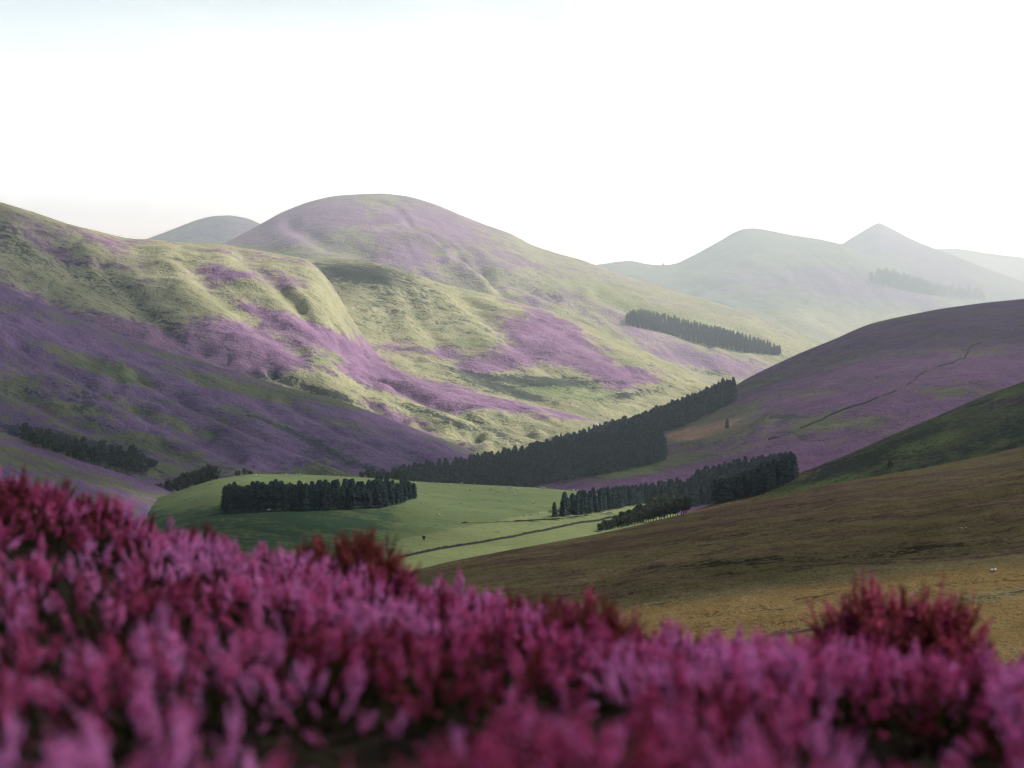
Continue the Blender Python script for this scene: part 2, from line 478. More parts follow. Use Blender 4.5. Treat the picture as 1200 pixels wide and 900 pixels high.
def cov_low(px, py, t, X, Y):
    bn = bands(X, Y, 0.3, 420, 55, 51)
    h = 0.68 + 0.85 * bn - blobs(px, py, [(110, 425, 60, 8, 20, .7), (140, 440, 50, 7, 15, .7), (300, 462, 80, 6, 18, .7), (240, 445, 60, 5, 18, .4), (60, 475, 60, 10, 10, .5),
                                          (330, 500, 60, 5, 22, .5), (200, 495, 70, 7, 20, .6), (180, 520, 60, 8, 14, .6), (440, 520, 40, 5, 20, .5), (390, 470, 30, 6, 15, .6)])
    h = h + blobs(px, py, [(80, 390, 80, 12, 15, .4), (380, 510, 110, 16, 22, .5), (150, 470, 60, 10, 10, .3), (480, 515, 50, 8, 18, .5), (280, 530, 60, 12, 10, .5)])
    g = 0.0 + blobs(px, py, [(140, 425, 26, 6, 15, .9), (200, 500, 30, 3, 20, .6), (310, 465, 40, 4, 15, .5), (150, 440, 30, 5, 10, .6), (380, 535, 40, 4, 10, .5)])
    d = 0.08 + blobs(px, py, [(60, 515, 70, 9, 14, .9), (130, 535, 50, 12, 14, .9), (100, 470, 30, 14, 60, .5), (340, 505, 90, 3, 24, .5), (400, 535, 60, 5, 24, .6), (20, 460, 40, 8, 0, .3)])
    b = 0.1 + blobs(px, py, [(30, 480, 60, 10, 10, .5), (220, 525, 60, 8, 10, .4)])
    return cov4(h, g, d, b)


hill('lower_spur', M_low_shaded, [(-300, 215), (-100, 292), (0, 332), (67, 363), (143, 393), (200, 413), (267, 433), (333, 453), (393, 467), (450, 488), (500, 508), (545, 525),
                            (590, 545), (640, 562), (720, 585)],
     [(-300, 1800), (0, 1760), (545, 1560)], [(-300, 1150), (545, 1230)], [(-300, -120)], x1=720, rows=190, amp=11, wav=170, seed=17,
     cover=cov_low, gully=6,
    extra=lambda X, Y, t, px, py: gul(px, py, [(160, 440), (230, 477), (300, 507), (383, 540), (430, 556)], 6, 7) + gul(px, py, [(20, 400), (90, 440), (180, 490), (280, 535)], 8, 7)
    + gul(px, py, [(330, 470), (400, 505), (470, 533), (520, 548)], 5, 5) + gul(px, py, [(0, 450), (80, 490), (160, 530)], 8, 6),  gdir=0.5, sm=2, convex=0.5, drop=0.12)

hill('near_left_spur', M_low_shaded, [(-260, 430), (-120, 470), (0, 506), (60, 528), (120, 548), (180, 568), (230, 588), (300, 612), (360, 630)],
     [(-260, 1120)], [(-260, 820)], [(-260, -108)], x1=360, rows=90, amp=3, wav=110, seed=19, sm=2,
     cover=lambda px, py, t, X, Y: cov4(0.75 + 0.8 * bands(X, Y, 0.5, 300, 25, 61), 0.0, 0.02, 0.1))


def cov_right(px, py, t, X, Y):
    bn = bands(X, Y, 2.75, 420, 70, 71)
    rim = blobs(px, py, [(930, 425, 80, 14, -24, .8), (1050, 385, 90, 16, -12, .7), (1170, 385, 70, 20, -6, .6), (1000, 420, 80, 12, -10, .5)])
    h = 0.9 + 0.55 * bn - 0.1 * rim
    h = h - blobs(px, py, [(980, 497, 50, 8, -5, .6), (1110, 458, 34, 7, 0, .7), (960, 490, 40, 6, -20, .4), (880, 455, 30, 8, -20, .6), (830, 500, 60, 16, -5, .9), (860, 480, 60, 6, 0, .4),
                           (640, 555, 160, 8, -6, .4), (760, 545, 60, 8, -12, .8), (720, 555, 60, 6, -5, .6), (930, 545, 40, 8, -10, .3), (1090, 425, 60, 6, -10, .3)])
    g = 0.0 + blobs(px, py, [(975, 500, 40, 5, -3, .5), (700, 556, 90, 6, -5, .7), (760, 543, 40, 7, -20, .6), (1110, 457, 20, 4, 0, .5), (900, 450, 40, 6, -20, .4)])
    d = 0.05 + 0.25 * rim + blobs(px, py, [(925, 490, 30, 4, -3, .5), (920, 487, 16, 3, 0, .6), (940, 512, 36, 5, 8, .5), (1150, 450, 40, 4, 8, .5), (1030, 492, 30, 6, 0, .4), (640, 562, 80, 5, -4, .5), (820, 520, 40, 3, 0, .6)])
    b = blobs(px, py, [(825, 505, 36, 7, -8, 1.0), (797, 512, 26, 5, -4, .8), (858, 492, 20, 4, -10, .5)])
    return cov4(h, g, d, b)


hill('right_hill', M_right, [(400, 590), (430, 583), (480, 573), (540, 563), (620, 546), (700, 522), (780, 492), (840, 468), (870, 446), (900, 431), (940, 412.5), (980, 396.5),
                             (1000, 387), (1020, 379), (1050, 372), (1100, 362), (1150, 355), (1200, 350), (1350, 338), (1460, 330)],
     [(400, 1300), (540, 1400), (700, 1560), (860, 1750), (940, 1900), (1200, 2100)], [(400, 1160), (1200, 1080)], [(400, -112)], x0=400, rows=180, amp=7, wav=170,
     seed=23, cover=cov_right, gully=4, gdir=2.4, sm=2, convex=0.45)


def cov_spur(px, py, t, X, Y):
    bn = bands(X, Y, 2.6, 200, 30, 81)
    h = 0.1 + 0.5 * bn + blobs(px, py, [(1170, 475, 50, 8, -18, .6), (1000, 535, 60, 5, -18, .5), (1100, 490, 40, 6, -20, .3)])
    g = 0.12 + blobs(px, py, [(1100, 515, 30, 8, -18, .7), (1060, 532, 40, 6, -15, .5), (1170, 520, 30, 6, -15, .5), (980, 563, 40, 6, -12, .7), (930, 578, 40, 4, -10, .6), (1160, 470, 60, 6, -18, .5)])
    d = 0.3 + 0.3 * bn + blobs(px, py, [(1060, 515, 80, 8, -20, .5), (1180, 505, 40, 10, -15, .5), (990, 550, 50, 5, -18, .5)])
    b = blobs(px, py, [(865, 590, 40, 5, -14, 1.4), (830, 597, 30, 5, -8, 1.0), (960, 552, 40, 4, -20, .7), (1030, 520, 50, 4, -22, .3)])
    return cov4(h, g, d, b)


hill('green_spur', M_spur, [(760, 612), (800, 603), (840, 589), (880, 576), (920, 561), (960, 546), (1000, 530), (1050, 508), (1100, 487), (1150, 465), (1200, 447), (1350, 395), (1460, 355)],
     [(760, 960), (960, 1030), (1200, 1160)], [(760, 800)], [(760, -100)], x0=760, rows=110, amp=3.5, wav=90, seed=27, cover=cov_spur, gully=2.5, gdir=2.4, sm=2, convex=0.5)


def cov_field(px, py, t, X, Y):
    shade = sstep(0.0, 1.0, (py - 588) / 14) * (1 - sstep(0, 1, (px - 455 + (py - 600) * 0.25) / 30))  # cloud shade painted into the field as a darker green
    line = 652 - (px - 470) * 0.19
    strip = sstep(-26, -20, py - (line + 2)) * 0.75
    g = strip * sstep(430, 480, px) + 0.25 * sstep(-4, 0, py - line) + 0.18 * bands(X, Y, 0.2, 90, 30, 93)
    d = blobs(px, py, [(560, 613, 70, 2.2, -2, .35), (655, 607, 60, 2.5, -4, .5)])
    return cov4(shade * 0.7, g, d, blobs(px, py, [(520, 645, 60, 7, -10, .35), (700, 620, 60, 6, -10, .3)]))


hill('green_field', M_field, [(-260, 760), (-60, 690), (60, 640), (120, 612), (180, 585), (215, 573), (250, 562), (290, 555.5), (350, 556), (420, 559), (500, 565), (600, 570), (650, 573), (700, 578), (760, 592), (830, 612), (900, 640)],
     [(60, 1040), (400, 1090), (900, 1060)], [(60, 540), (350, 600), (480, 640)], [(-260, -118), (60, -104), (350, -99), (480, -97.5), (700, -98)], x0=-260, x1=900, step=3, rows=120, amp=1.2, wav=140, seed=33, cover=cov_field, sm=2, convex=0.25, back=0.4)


def cov_moor(px, py, t, X, Y):
    bn = bands(X, Y, 2.9, 130, 22, 95)
    edge = 713 - (px - 700) * 0.125
    gold = sstep(-6, 10, py - edge - bn * 9)
    b = gold * (0.72 + 0.8 * bn) - blobs(px, py, [(960, 735, 90, 5, -8, .8), (1160, 700, 60, 8, -8, .9), (900, 750, 50, 6, -12, .6)])
    d = 0.14 + 0.1 * bn + 0.35 * bands(X, Y, 2.95, 45, 9, 97) + blobs(px, py, [(960, 737, 90, 2.5, -8, .8), (1165, 698, 70, 2.5, -7, .7), (1000, 722, 60, 1.5, -8, .4), (1000, 655, 160, 8, -6, .35), (850, 660, 60, 5, -4, .35), (1080, 640, 50, 5, -5, .3)])
    g = 0.28 * bands(X, Y, 2.9, 60, 14, 96) + blobs(px, py, [(890, 668, 26, 6, 0, .8), (925, 675, 18, 6, 0, .7), (970, 668, 20, 6, 0, .7), (1100, 577, 60, 5, -12, .4), (640, 655, 60, 6, -6, .35), (1150, 735, 40, 8, -8, .5), (1180, 550, 40, 4, -12, .5)])
    h = 0.42 + 0.5 * bn - gold * 0.9 + blobs(px, py, [(900, 600, 120, 10, -10, .3), (700, 640, 90, 6, -8, .4)])
    return cov4(h, g, d, b)


hill('moor_slope', M_moor, [(-260, 800), (0, 760), (250, 720), (400, 691), (480, 670), (530, 657.5), (600, 644), (700, 626), (800, 604), (850, 593.5), (900, 583), (1000, 562.5), (1080, 549), (1150, 535), (1200, 523), (1350, 490), (1460, 465)],
     [(0, 640), (480, 690), (600, 715), (800, 760), (1000, 800), (1200, 860)], [(0, 260)], [(0, -59.5), (800, -58.5), (1300, -57)], x0=-260, rows=240, amp=2.2, wav=60, seed=37, cover=cov_moor, sm=2, convex=0.15, gully=1.2, gdir=2.7)


# ------------------------------------------------------------------ foreground brow under the heather
CREST = np.array([(-200, 466), (0, 533), (60, 561), (150, 586), (250, 619), (330, 641), (420, 655), (500, 678), (600, 697), (700, 726), (780, 738), (900, 758), (1000, 772), (1100, 786), (1200, 812), (1400, 860)], float)
YB = 11.0


def top_z(x, y):
    """height of the heather tops over the brow"""
    px = 600 + F * x / np.maximum(YB, 1)
    pc = np.interp(px, CREST[:, 0], CREST[:, 1])
    z11 = (370.0 - pc) / F * YB
    z2 = -0.62 + 0.0 * x
    t = (y - 2.5) / (YB - 2.5)
    tt = np.clip(t, -1.5, 1)
    z = z2 + (z11 - z2) * (0.8 * tt + 0.2 * tt * tt)
    over = np.maximum(y - YB, 0)
    return z - over * 0.207 - 0.35 * sstep(0, 6, over)


gx = np.concatenate([np.linspace(-240, -9, 40), np.linspace(-8.8, 8.8, 180), np.linspace(9, 240, 40)])
gy = np.concatenate([np.linspace(-8, 16, 200), np.linspace(16.5, 430, 90)])
GX, GY = np.meshgrid(gx, gy)
GZ = top_z(np.clip(GX, -9, 9), GY) - 0.25 + (fbm(GX / 0.7, GY / 0.7, 4, 77) - 0.5) * 0.14
GZ = GZ - np.clip(np.abs(GX) - 9, 0, 240) * 0.02
nr, nc = GX.shape
i_ = np.arange(nr - 1)[:, None] * nc; j_ = np.arange(nc - 1)[None, :]
GQ = np.stack([i_ + j_, i_ + j_ + 1, i_ + nc + j_ + 1, i_ + nc + j_], -1).reshape(-1, 4)
m = bpy.data.materials.new('peat_and_moss'); T = NT(m)
o_ = T.n('ShaderNodeOutputMaterial'); b_ = T.n('ShaderNodeBsdfDiffuse'); T.l(b_.outputs[0], o_.inputs[0])
g_ = T.n('ShaderNodeNewGeometry')
T.l(T.ramp(T.noise(g_.outputs['Position'], 5.0, 5), [(0.3, c4(.007, .006, .006)), (0.55, c4(.016, .012, .010)), (0.75, c4(.02, .022, .010))]), b_.inputs[0])
GZ = np.where(GY > 20, GZ + (fbm(GX / 40, GY / 40, 4, 78) - .5) * 2.0 * sstep(20, 60, GY), GZ)
bcov = np.zeros(GX.shape + (4,)); bcov[..., 0] = .3; bcov[..., 2] = .15; bcov[..., 3] = .45 + .5 * bands(GX, GY, 2.9, 60, 14, 99)
fmid = GY.reshape(-1)[GQ].mean(1)
brow = add_obj('ground', mesh_from('ground', np.stack([GX, GY, GZ], -1).reshape(-1, 3), GQ, [m, M_moor], (fmid > 15.5).astype(int), True, {'cover': bcov.reshape(-1, 4)}))
tag(brow, kind='structure')

# valley floor out to the horizon
m = bpy.data.materials.new('valley_floor_grass'); T = NT(m)
o_ = T.n('ShaderNodeOutputMaterial'); b_ = T.n('ShaderNodeBsdfDiffuse'); T.l(b_.outputs[0], o_.inputs[0])
g_ = T.n('ShaderNodeNewGeometry')
T.l(T.ramp(T.noise(g_.outputs['Position'], 0.006, 6, 0.6), [(0.35, c4(.10, .11, .06)), (0.5, c4(.16, .09, .14)), (0.65, c4(.16, .16, .07))]), b_.inputs[0])
vx = np.linspace(-30000, 30000, 61); vy = np.linspace(-8000, 40000, 61)
VX, VY = np.meshgrid(vx, vy)
VZ = -135 + 12 * (fbm(VX / 2500, VY / 2500, 3, 5) - 0.5)
i_ = np.arange(60)[:, None] * 61; j_ = np.arange(60)[None, :]
VQ = np.stack([i_ + j_, i_ + j_ + 1, i_ + 61 + j_ + 1, i_ + 61 + j_], -1).reshape(-1, 4)
valley = add_obj('terrain', mesh_from('terrain', np.stack([VX, VY, VZ], -1).reshape(-1, 3), VQ, [m]))
tag(valley, kind='structure')

# ground queries -----------------------------------------------------
_off = 0; _v = []; _q = []
_nm = []
for Vv, Qq, Nn in SHEETS:
    _v.append(Vv); _q.append(Qq + _off); _off += len(Vv); _nm += [Nn] * len(Qq)
_v = np.concatenate(_v); _q = np.concatenate(_q)
BVH = BVHTree.FromPolygons([tuple(r) for r in _v.tolist()], _q.tolist())


def ground_at(x, y):
    h = BVH.ray_cast(Vector((x, y, 2000)), Vector((0, 0, -1)))
    return h[0].z if h[0] else -130.0


def hit(px, py):
    a, b = slopes(px, py)
    d = Vector((a, 1, b)).normalized()
    h = BVH.ray_cast(d * 60.0, d)
    return h[0]


# ------------------------------------------------------------------ tree materials and prototypes
def leaf_mat(name, a, b, trans=0.25):
    m = bpy.data.materials.new(name); T = NT(m)
    out = T.n('ShaderNodeOutputMaterial')
    d = T.n('ShaderNodeBsdfDiffuse'); tr = T.n('ShaderNodeBsdfTranslucent'); mx = T.n('ShaderNodeMixShader')
    mx.inputs[0].default_value = trans
    g = T.n('ShaderNodeNewGeometry')
    n = T.noise(g.outputs['Position'], 0.14, 4, .7)
    r = g.outputs['Random Per Island']
    f = T.math('ADD', T.math('MULTIPLY', n, 0.6), T.math('MULTIPLY', r, 0.4))
    col = T.mix(T.ss(f, 0.3, 0.68), a, b)
    T.l(col, d.inputs[0]); T.l(col, tr.inputs[0])
    T.l(d.outputs[0], mx.inputs[1]); T.l(tr.outputs[0], mx.inputs[2]); T.l(mx.outputs[0], out.inputs[0])
    return m


def plain_mat(name, a, b, scale=3.0):
    m = bpy.data.materials.new(name); T = NT(m)
    out = T.n('ShaderNodeOutputMaterial'); d = T.n('ShaderNodeBsdfDiffuse')
    tc = T.n('ShaderNodeTexCoord')
    T.l(T.mix(T.ss(T.noise(tc.outputs['Object'], scale, 4), 0.35, 0.65), a, b), d.inputs[0])
    T.l(d.outputs[0], out.inputs[0])
    return m


M_bark = plain_mat('bark', c4(.05, .035, .025), c4(.09, .07, .05))
M_needle = leaf_mat('conifer_needles', c4(.015, .029, .037), c4(.07, .10, .098), 0.15)
M_leaf = leaf_mat('broadleaf_leaves', c4(.028, .04, .03), c4(.085, .105, .065), 0.25)


def conifer_geo(seed, h=14.0, w=3.4, dens=1.0, ex=.6):
    """trunk MB, crown MB"""
    r = np.random.default_rng(seed)
    tk = MB(); cr = MB()
    lean = r.normal(0, 0.02, 2)
    zz = np.linspace(-0.6, h * 0.97, 6)
    tk.tube(np.stack([lean[0] * zz, lean[1] * zz, zz], -1), np.linspace(0.22, 0.02, 6), 6)
    n = int(150 * dens)
    V = []; Tt = []
    for k in range(n):
        f = (k + r.random()) / n
        z = h * (0.08 + 0.9 * f ** 0.92)
        R = w * (1 - (z / h)) ** ex * (0.6 + 0.55 * r.random()) + 0.12
        a = k * 2.4 + r.normal(0, 0.3)
        ca, sa = math.cos(a), math.sin(a)
        wd = R * (0.30 + 0.15 * r.random())
        droop = -0.30 * R + r.normal(0, 0.1)
        c0 = np.array([lean[0] * z, lean[1] * z, z + 0.35])
        tip = c0 + [ca * R, sa * R, droop]
        mid = c0 + np.array([ca, sa, 0]) * R * 0.55 + [0, 0, droop * 0.2]
        side = np.array([-sa, ca, 0]) * wd
        b = len(V)
        V += [c0, mid + side + [0, 0, -0.25], tip, mid - side + [0, 0, -0.25], mid + [0, 0, 0.18], mid + [0, 0, -0.55]]
        Tt += [(b, b + 1, b + 4), (b + 1, b + 2, b + 4), (b + 2, b + 3, b + 4), (b + 3, b, b + 4), (b, b + 5, b + 2)]
    b = len(V)
    V += [np.array([lean[0] * h, lean[1] * h, h * 1.02]), np.array([0.15, 0, h * .93]), np.array([-0.1, 0.12, h * .93]), np.array([-0.08, -0.14, h * .93])]
    Tt += [(b, b + 1, b + 2), (b, b + 2, b + 3), (b, b + 3, b + 1)]
    cr.add(np.array(V), T=np.array(Tt))
    return tk, cr


def broad_geo(seed, h=9.0, w=4.0, n=420, leaf=0.75):
    r = np.random.default_rng(seed)
    tk = MB(); cr = MB()
    tk.tube([(0, 0, -0.5), (0.05, 0, h * .2), (0.1, 0.05, h * .45), (0.0, 0.1, h * .7)], [0.3, 0.22, 0.15, 0.05], 6)
    for k in range(5):
        a = k * 1.3 + r.random(); z0 = h * (.22 + .08 * k)
        tk.tube([(0.05, 0, z0), (math.cos(a) * w * .25, math.sin(a) * w * .25, z0 + h * .14), (math.cos(a) * w * .5, math.sin(a) * w * .5, z0 + h * .25)], [0.12, 0.08, 0.03], 5)
    lobes = []
    for k in range(9):
        a = r.random() * 6.28; rr = w * 0.55 * math.sqrt(r.random())
        lobes.append((math.cos(a) * rr, math.sin(a) * rr, h * (0.32 + 0.5 * r.random()), w * (0.3 + 0.22 * r.random())))
    lobes.append((0, 0, h * .75, w * .4)); lobes.append((0, 0, h * .4, w * .55))
    L = np.array(lobes)
    pick = r.integers(0, len(L), n)
    d = r.normal(size=(n, 3)); d /= np.linalg.norm(d, axis=1)[:, None]
    rad = (0.55 + 0.5 * r.random(n) ** 0.5)
    C = L[pick, :3] + d * (L[pick, 3] * rad)[:, None] * np.array([1, 1, 0.85])
    C[:, 2] = np.maximum(C[:, 2], h * 0.08)
    u = r.normal(size=(n, 3)); u /= np.linalg.norm(u, axis=1)[:, None]
    v = np.cross(u, d + 0.3 * r.normal(size=(n, 3))); v /= np.linalg.norm(v, axis=1)[:, None] + 1e-6
    s = leaf * (0.6 + 0.7 * r.random(n))[:, None]
    Vt = np.stack([C + u * s, C + v * s * .7, C - u * s, C - v * s * .7], 1).reshape(-1, 3)
    cr.add(Vt, Q=np.arange(4 * n).reshape(n, 4))
    return tk, cr


CON = [conifer_geo(100 + k, 13 + 1.5 * (k % 3), 3.0 + 0.5 * (k % 2)) for k in range(5)]
CONB = [conifer_geo(150 + k, 11.6 + .5 * (k % 3), 3.1 + 0.4 * (k % 2), 1.1, .30 + .04 * (k % 3)) for k in range(5)]
MIX = CON[:3] + CONB
CON_ME = [(a.mesh('conifer_trunk', [M_bark]), b.mesh('conifer_crown', [M_needle])) for a, b in CONB + CON[:1]]
BRD = [broad_geo(200 + k, 9 + (k % 3), 3.6 + .4 * (k % 2)) for k in range(4)]
BRD_ME = [(a.mesh('broadleaf_trunk', [M_bark], True), b.mesh('broadleaf_crown', [M_leaf])) for a, b in BRD]


def place_tree(name, protos, k, p, scale, label, cat, group=None, rot=None):
    e = empty(name, (p[0], p[1], p[2]))
    tag(e, label, cat, group)
    e.rotation_euler = (0, 0, random.random() * 6.28 if rot is None else rot)
    e.scale = scale if isinstance(scale, tuple) else (scale,) * 3
    t_, c_ = protos[k % len(protos)]
    add_obj('trunk', t_, e); add_obj('crown', c_, e)
    return e


def wood(name, geos, pts, label, smin=0.75, smax=1.1, mats=None, cat='wood', rel=True):
    """a wood that reads as one mass: one mesh"""
    mb = MB()
    vs = []
    for p in pts:
        a, b = geos[random.randrange(len(geos))]
        s = random.uniform(smin, smax); th = random.random() * 6.28
        R = np.array([[math.cos(th), -math.sin(th), 0], [math.sin(th), math.cos(th), 0], [0, 0, 1]]) * s
        for src, mi in ((a, 0), (b, 1)):
            V = np.concatenate(src.V) @ R.T + np.array(p)
            mb.add(V, T=np.concatenate(src.T) if src.T else None, Q=np.concatenate(src.Q) if src.Q else None, m=mi)
    o = add_obj(name, mb.mesh(name, mats))
    tag(o, label, cat, None, 'stuff')
    return o


def in_poly(x, y, poly):
    c = False; n = len(poly)
    for i in range(n):
        x1, y1 = poly[i]; x2, y2 = poly[(i + 1) % n]
        if (y1 > y) != (y2 > y) and x < (x2 - x1) * (y - y1) / (y2 - y1) + x1:
            c = not c
    return c


def fill(poly, spacing, ymin, ymax, tries=30000, cap=700):
    """tree stands on the ground inside a patch of hillside"""
    xs = [p[0] for p in poly]
    X0 = (min(xs) - 600) / F; X1 = (max(xs) - 600) / F
    out = []; grid = {}
    for _ in range(tries):
        y = random.uniform(ymin, ymax); x = random.uniform(min(X0 * ymin, X0 * ymax), max(X1 * ymin, X1 * ymax))
        key = (int(x // spacing), int(y // spacing))
        if any((x - q[0]) ** 2 + (y - q[1]) ** 2 < spacing ** 2 for dx in (-1, 0, 1) for dy in (-1, 0, 1) for q in grid.get((key[0] + dx, key[1] + dy), ())):
            continue
        z = ground_at(x, y)
        px, py = project(np.array([x, y, z]))
        if in_poly(px, py, poly):
            grid.setdefault(key, []).append((x, y)); out.append((x, y, z - 0.2))
            if len(out) >= cap: break
    return out


WM = [M_bark, M_needle]
# big wood along the foot and rim of the right hill
pB = fill([(438, 588), (520, 574), (600, 573), (660, 563), (725, 553), (776, 542), (781, 530), (760, 512), (800, 500), (858, 473), (862, 462), (840, 463), (780, 486), (700, 516), (620, 540), (540, 557), (470, 568), (425, 576)],
          4.2, 1150, 1850, 90000, 2600)
wood('conifer_wood', CONB + CON[:1], pB, 'big dark conifer wood climbing from the valley up the left end of the right hill', 1.0, 1.22, WM)
# wood in the valley between field and purple hill
pE1 = fill([(655, 606), (700, 601), (745, 592), (800, 586), (812, 575), (780, 578), (720, 588), (660, 598)], 3.4, 850, 1300, 30000, 500)
pE2 = fill([(797, 597), (850, 588), (900, 576), (931, 563), (930, 549), (880, 556), (820, 570)], 3.4, 850, 1400, 30000, 600)
wood('conifer_belt', CONB, pE1, 'low straight dark conifer belt running along the right end of the green field', .62, .8, WM)
wood('conifer_block', CONB, pE2, 'tall rounded block of dark conifers under the purple hill, beside the bare bracken strip', .92, 1.05, WM)
# woods on the far slopes
pC = fill([(733, 374), (752, 368), (800, 380), (860, 394), (914, 411), (914, 417), (870, 413), (820, 403), (780, 391), (735, 381)], 4, 2500, 3300, 120000, 1500)
wood('slope_wood', CONB, pC, 'long bluish conifer strip slanting across the sunlit slope of the main hill', .72, .9, WM)
pD = fill([(1019, 328), (1040, 325), (1090, 340), (1154, 347), (1154, 352), (1120, 350), (1080, 345), (1020, 333)], 8, 3700, 5400, 60000, 600)
wood('hazy_wood', CONB, pD, 'hazy blue conifer wood under the pointed hill on the far right', 1.3, 2.0, WM)
pS = fill([(20, 508), (60, 512), (130, 530), (185, 548), (175, 558), (110, 545), (40, 524)], 4.5, 1000, 1600, 60000, 420)
wood('scrub_wood', BRD, pS, 'dark teal broadleaf scrub in the hollow behind the near left heather spur', .3, 1.0, [M_bark, M_leaf])

# plantation on the field: each conifer its own
base = [(258, 600), (300, 599), (350, 598), (400, 597), (440, 595), (468, 591), (490, 583)]
bx_ = [b[0] for b in base]; by_ = [b[1] for b in base]
n_pl = 0
for row, off in ((0, 0), (1, 5), (2, 9)):
    for px in np.arange(262 + row * 3, 489 - row * 6, 5.6):
        q = hit(px + random.uniform(-2, 2), np.interp(px, bx_, by_) - off + random.uniform(-.8, .8))
        if q is None: continue
        sc = random.uniform(.82, 1.12) * (0.85 if px > 455 else 1) * (0.95 if px < 290 else 1)
        place_tree('conifer_tree', CON_ME, random.randrange(6), q, (sc * .95, sc * .95, sc * .84), 'dark conifer in the dense plantation standing on the green field', 'conifer', 'conifers of the plantation on the green field')
        n_pl += 1

# trees one can tell apart
for px, py, s in ((186, 574, .6), (197, 573, .75), (208, 572, .85), (219, 569, .9), (229, 566, .85), (240, 563, .95), (250, 560, .95), (236, 566, .8), (213, 573, .8)):
    a, b = slopes(px, py); yy = 1130 + random.uniform(-10, 30); s *= 1.45
    x = a * yy; z = b * yy - 4.0
    place_tree('broadleaf_tree', BRD_ME, random.randrange(4), (x, yy, min(z, ground_at(x, yy) + 99)), s, 'dark round tree in the clump behind the left edge of the green knoll', 'tree', 'trees behind the green knoll')
for px, s in ((279, .5), (287, .6), (293, .5)):
    yy = 1125; a, b = slopes(px, 557)
    place_tree('broadleaf_tree', BRD_ME, random.randrange(4), (a * yy, yy, b * yy - 1.6), s, 'small dark tree peeping over the crest of the green knoll', 'tree', 'small trees on the knoll crest')
for px, py, s in ((424, 560, .55), (432, 560, .7), (443, 561, .6), (455, 562, .55), (466, 562, .85), (474, 563, .8), (484, 564, .6)):
    yy = 1140; a, b = slopes(px, py)
    place_tree('broadleaf_tree', BRD_ME, random.randrange(4), (a * yy, yy, b * yy - 1.2), s, 'broadleaf tree in the loose line at the left foot of the big conifer wood', 'tree', 'trees at the foot of the big wood')
TH = []
for px in np.arange(703, 806, 3.2):
    f = (px - 703) / 103.0
    TH.append((px + random.uniform(-1, 1), 626 - 22 * f, .42 + .5 * f * random.uniform(.75, 1.1)))
    if f > .25: TH.append((px + random.uniform(-2, 2), 624 - 27 * f, .4 + .6 * f * random.uniform(.7, 1.1)))
    if f > .6: TH.append((px + random.uniform(-2, 2), 622 - 33 * f, .5 + .45 * f * random.uniform(.7, 1.1)))
for k, (px, py, s) in enumerate(TH):
    q = hit(px, py - 1.5)
    if q is None: continue
    place_tree('broadleaf_tree', BRD_ME, k, (q[0], q[1] + 4, ground_at(q[0], q[1] + 4) - .3), s * 1.15, 'grey-green broadleaf tree in the thicket along the top of the brown moor slope', 'tree', 'thicket along the top of the moor')
SINGLES = [('broadleaf_tree', BRD_ME, 889, 573, .95, 'round dark broadleaf tree in front of the right end of the conifer block', 'tree'),
           ('broadleaf_tree', BRD_ME, 893, 583, .75, 'low dark tree beside the bare strip, below the round broadleaf tree', 'tree'),
           ('thorn_bush', BRD_ME, 1043, 552, .55, 'lone dark bush on the green spur just above the moor skyline', 'bush'),
           ('conifer_tree', CON_ME, 852, 502, .62, 'lone small conifer on the orange bare patch of the purple hill', 'conifer'),
           ('conifer_tree', CON_ME, 650, 606, .6, 'small conifer at the left tip of the straight conifer belt', 'conifer'),
           ('conifer_tree', CON_ME, 660, 605, .72, 'second conifer from the left tip of the straight conifer belt, taller than its neighbour', 'conifer'),
           ('thorn_bush', BRD_ME, 497, 634, .25, 'tiny bush on the pale lower strip of the green field', 'bush')]
for k, (nm, pr, px, py, s, lb, ct) in enumerate(SINGLES):
    q = hit(px, py)
    if q: place_tree(nm, pr, k, (q[0], q[1], q[2] - .2), s, lb, ct)
q = hit(778, 313)
if q: place_tree('broadleaf_tree', BRD_ME, 1, (q[0], q[1] + 15, ground_at(q[0], q[1] + 15) - .5), 1.2, 'tiny tree on the far skyline in the dip left of the rounded hill', 'tree')


# ------------------------------------------------------------------ walls
M_stone = plain_mat('dark_field_stone', c4(.03, .028, .028), c4(.075, .07, .065), 1.2)


